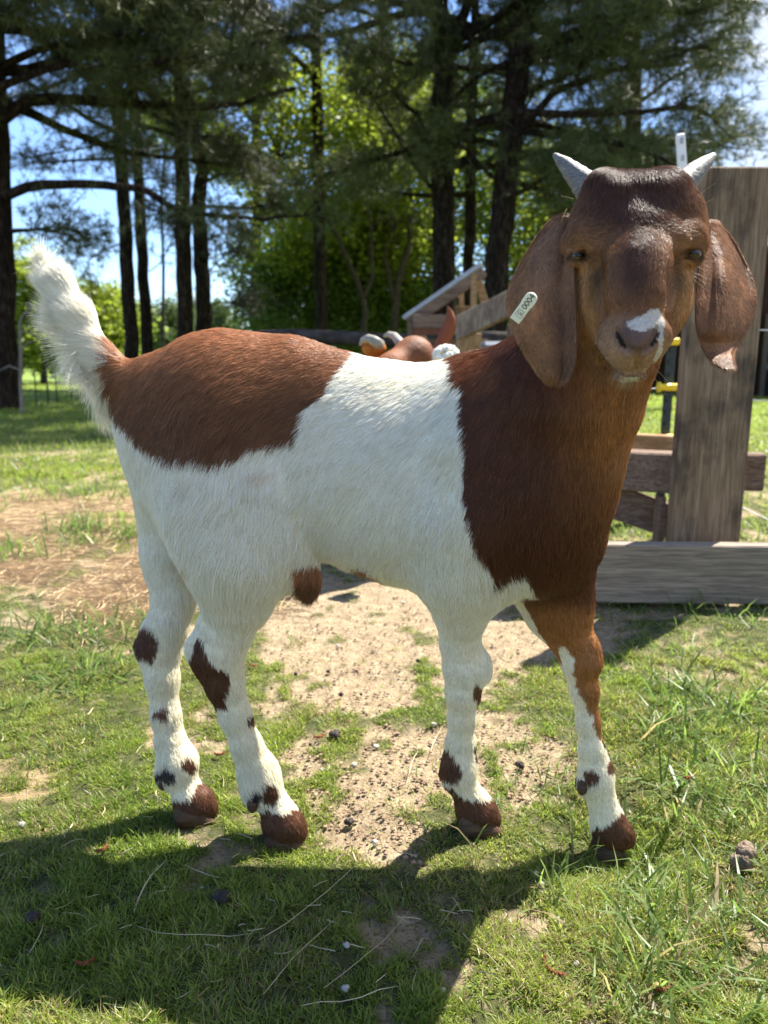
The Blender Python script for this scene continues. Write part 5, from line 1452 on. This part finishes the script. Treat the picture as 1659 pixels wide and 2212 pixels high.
P = W3([(48, 892), (44, 830), (45, 760), (42, 700), (48, 682), (62, 670), (70, 655)], 8.6); m = MB(); m.tube(P, [.022, .02, .017, .015, .012, .009, .005], 8, jitter=.05)
m.tube(W3([(44, 760), (60, 740), (85, 735)], 8.6), [.010, .007, .004], 6); m.tube(W3([(44, 800), (20, 790), (-10, 805)], 8.6), [.012, .009, .005], 6); m.tube(W3([(46, 715), (75, 722), (110, 745)], 8.6), [.008, .006, .003], 6)
tag(m.build('bare_sapling', simple_mat('grey bark', (.22, .19, .16), .9, .1, .3)), 'thin crooked bare sapling in front of the left pine', 'sapling')

# dark barn at the right edge
br_ = empty('barn', (8.2, 14, 0)); tag(br_, 'dark red brown barn at the right edge behind the post', 'barn')
Mba = wood_mat('barn boards', (.028, .012, .010), (.06, .03, .024), 9, (3, 3, .15), .5)
x0 = Yp(1636, 600, 13.0)[0]; base_z = -.1
hz = Yp(1636, 545, 13.0)[2]; rz = hz + 1.2
m = MB(); world_box(m, x0, x0 + 7, 13.2, 13.3, base_z, hz + .05, .01); world_box(m, x0, x0 + .1, 13.3, 19, base_z, hz, .01); world_box(m, x0 + 6.9, x0 + 7, 13.3, 19, base_z, hz, .01); world_box(m, x0 + .1, x0 + 6.9, 18.9, 19, base_z, hz, .01)
m.add([(x0, 13.25, hz), (x0 + 7, 13.25, hz), (x0 + 3.5, 13.25, rz), (x0, 18.95, hz), (x0 + 7, 18.95, hz), (x0 + 3.5, 18.95, rz)], [(0, 1, 2), (3, 5, 4)])
m.build('wall', Mba, br_)
m = MB(); m.plank((x0 - .25, 16.1, hz - .05), (x0 + 3.52, 16.1, rz + .06), .06, 6.4, bevel=.005); m.plank((x0 + 7.25, 16.1, hz - .05), (x0 + 3.48, 16.1, rz + .06), .06, 6.4, bevel=.005); m.build('roof', simple_mat('barn roof', (.05, .045, .045), .6, .3), br_)
m = MB(); world_box(m, x0 + .35, x0 + 1.6, 13.13, 13.19, 0, 1.35, .005); m.build('door', simple_mat('dark door', (.010, .010, .012), .8, .1), br_)
for k in (0, 1):
    m = MB(); m.plank((x0 + .3 + k * 1.35, 13.1, 0), (x0 + .3 + k * 1.35, 13.1, 1.42), .09, .05, up=(1, 0, 0)); m.build('door_post', simple_mat('door post', (.08, .06, .05)), br_)
m = MB(); m.plank((x0 + .2, 12.6, .12), (x0 + .75, 12.7, .75), .08, .05); m.plank((x0 + .65, 12.55, .1), (x0 + .15, 12.7, .55), .07, .05)
tag(m.build('leaning_planks', simple_mat('slate grey wood', (.08, .09, .11), .7, .2)), 'grey planks leaning before the barn at the right edge', 'planks')

# weeds with pale seed heads before the low board
Mse = simple_mat('seed head', (.5, .42, .22), .8, .1)
for i, (px, base, top, lab) in enumerate(((1447, 1285, 1215, 'weed with pale seed head in the middle of the low board'), (1500, 1300, 1225, 'weed with the tallest yellow seed head by the low board'), (1598, 1275, 1205, 'leafy weed with pale flower heads at the right end of the low board'), (1640, 1270, 1190, 'weed with pale heads nearest the right edge'))):
    b_ = at_ground(px, base); t_ = Yp(px + 6, top, b_[1]); rt = empty('seeding_weed', tuple(b_)); tag(rt, lab, 'weed', 'weeds along the low board')
    m = MB(); m.tube([b_, (b_ + t_) / 2 + (.004, 0, 0), t_], [.0014, .0011, .0008], 6)
    for k in range(9):
        q = b_ + (t_ - b_) * (k / 10 + .05); d = rng.normal(0, 1, 3); d[2] = abs(d[2]); d *= .016 / np.linalg.norm(d); s = np.cross(d, (0, 0, 1)); s *= .0035 / (np.linalg.norm(s) + 1e-9)
        m.add([q, q + d * .5 + s, q + d, q + d * .5 - s], [(0, 1, 2, 3)])
    m.build('stem', Mgr.m if False else simple_mat('weed green', (.09, .17, .03), .6, .2), rt)
    m = MB()
    for k in range(9): m.blob(t_ + rng.normal(0, .006, 3), (.003, .003, .004), 6, .2, 500 + k)
    m.build('seed_head', Mse, rt)

# ------------------------------------------------------------------ second goat, mostly hidden behind the kid
F2 = Field((-.30, 1.70, 0), (.75, 2.95, .85), .010)
def ch2(pts, k=.04, sy=1.0):
    for (a, ra), (b, rb) in zip(pts[:-1], pts[1:]): F2.cone(np.array(a, float), np.array(b, float), ra, rb, k, sy)
hd2 = Yp(895, 752, 2.05)
ch2([((.14, 2.18, .40), .14), ((.21, 2.40, .42), .15), ((.28, 2.60, .41), .13)], .05)
ch2([((.13, 2.16, .44), .09), ((hd2[0] + .03, 2.12, .52), .065), ((hd2[0], 2.08, .575), .05)], .05)
ch2([((hd2[0] - .002, 2.08, .575), .047), ((hd2[0] - .06, 2.03, .545), .036), ((hd2[0] - .125, 2.00, .52), .026)], .03)
for (x, y) in ((.07, 2.14), (.20, 2.10), (.24, 2.62), (.36, 2.58)): ch2([((x, y, .34), .06), ((x, y + .02, .18), .034), ((x, y, .05), .026), ((x, y - .01, .015), .03)], .03)
V2, Q2 = F2.mesh()
xx, yy, zz = project(V2)
c2 = np.tile(np.array((.20, .072, .028)), (len(V2), 1)) * (1 + .5 * vnoise(V2, 22, 5))[:, None]; c2[V2[:, 2] < .2] = (.6, .58, .5)
c2[(vnoise(V2, 7, 3) > .35) & (V2[:, 1] > 2.3)] = (.7, .68, .6)
G2 = empty('goat', (.25, 2.4, 0)); tag(G2, 'second brown goat with grey horns and one raised ear, mostly hidden behind the kid', 'goat')
M2 = Mat('second goat coat', .6, .25); at = M2.node('ShaderNodeAttribute', attribute_name='coat'); M2.color(at.outputs['Color']); M2.bump(M2.noise(M2.coords('Object', (1, 1, .3)), 220), .6, .004)
mesh_np('body', V2, Q2, M2.m, G2, cols=c2)
Mk2 = simple_mat('pale horn', (.26, .24, .20), .5, .4, .2, 40)
for pts in ([(868, 752, 2.07), (862, 738, 2.10), (852, 726, 2.13), (840, 722, 2.16), (830, 726, 2.19)], [(822, 745, 2.0), (806, 735, 2.02), (795, 731, 2.05), (784, 735, 2.08), (778, 745, 2.10)]):
    m = MB(); P = [Yp(*p) for p in pts]; m.tube(P, [.014, .013, .011, .008, .004], 12, jitter=.04); m.build('horn', Mk2, G2, smooth=True)
# cheek / neck patch seen left of the near horn
m = MB(); m.blob(Yp(808, 752, 2.1), (.034, .05, .026), 14, .03, 5); m.build('shoulder_hair', simple_mat('orange brown hair', (.36, .13, .03), .8, .1), G2, smooth=True)
rowsE = [(942, 770, .014), (955, 745, .018), (968, 715, .020), (976, 690, .017), (974, 672, .009), (968, 661, .002)]
V, F = [], []
for i, (px, py, w) in enumerate(rowsE):
    c_ = Yp(px, py, 2.12)
    for j in range(9):
        u = j / 8 * 2 - 1; V.append(c_ + np.array((u * w, (u * u) * .018 - .004, -u * w * .25)))
n = len(V); V = V + [v + np.array((0, .004, 0)) for v in V]
for i in range(len(rowsE) - 1):
    for j in range(8):
        a = i * 9 + j; F.append((a, a + 1, a + 10, a + 9)); F.append((a + n, a + 9 + n, a + 10 + n, a + 1 + n))
    for j in (0, 8): a = i * 9 + j; F.append((a, a + 9, a + 9 + n, a + n))
m = MB(); m.add(V, F); m.build('ear', simple_mat('ear hair brown', (.17, .055, .025), .7, .2), G2, smooth=True)
m = MB()
for k in range(60):
    d = rng.normal(0, 1, 3); d /= np.linalg.norm(d); m.blob(Yp(963, 768, 2.0) + d * np.array((.036, .03, .026)) * .8, (.009, .009, .009), 7, .3, 700 + k)
m.build('curly_poll', simple_mat('white curls', (.78, .76, .66), .9, .1), G2, smooth=True)
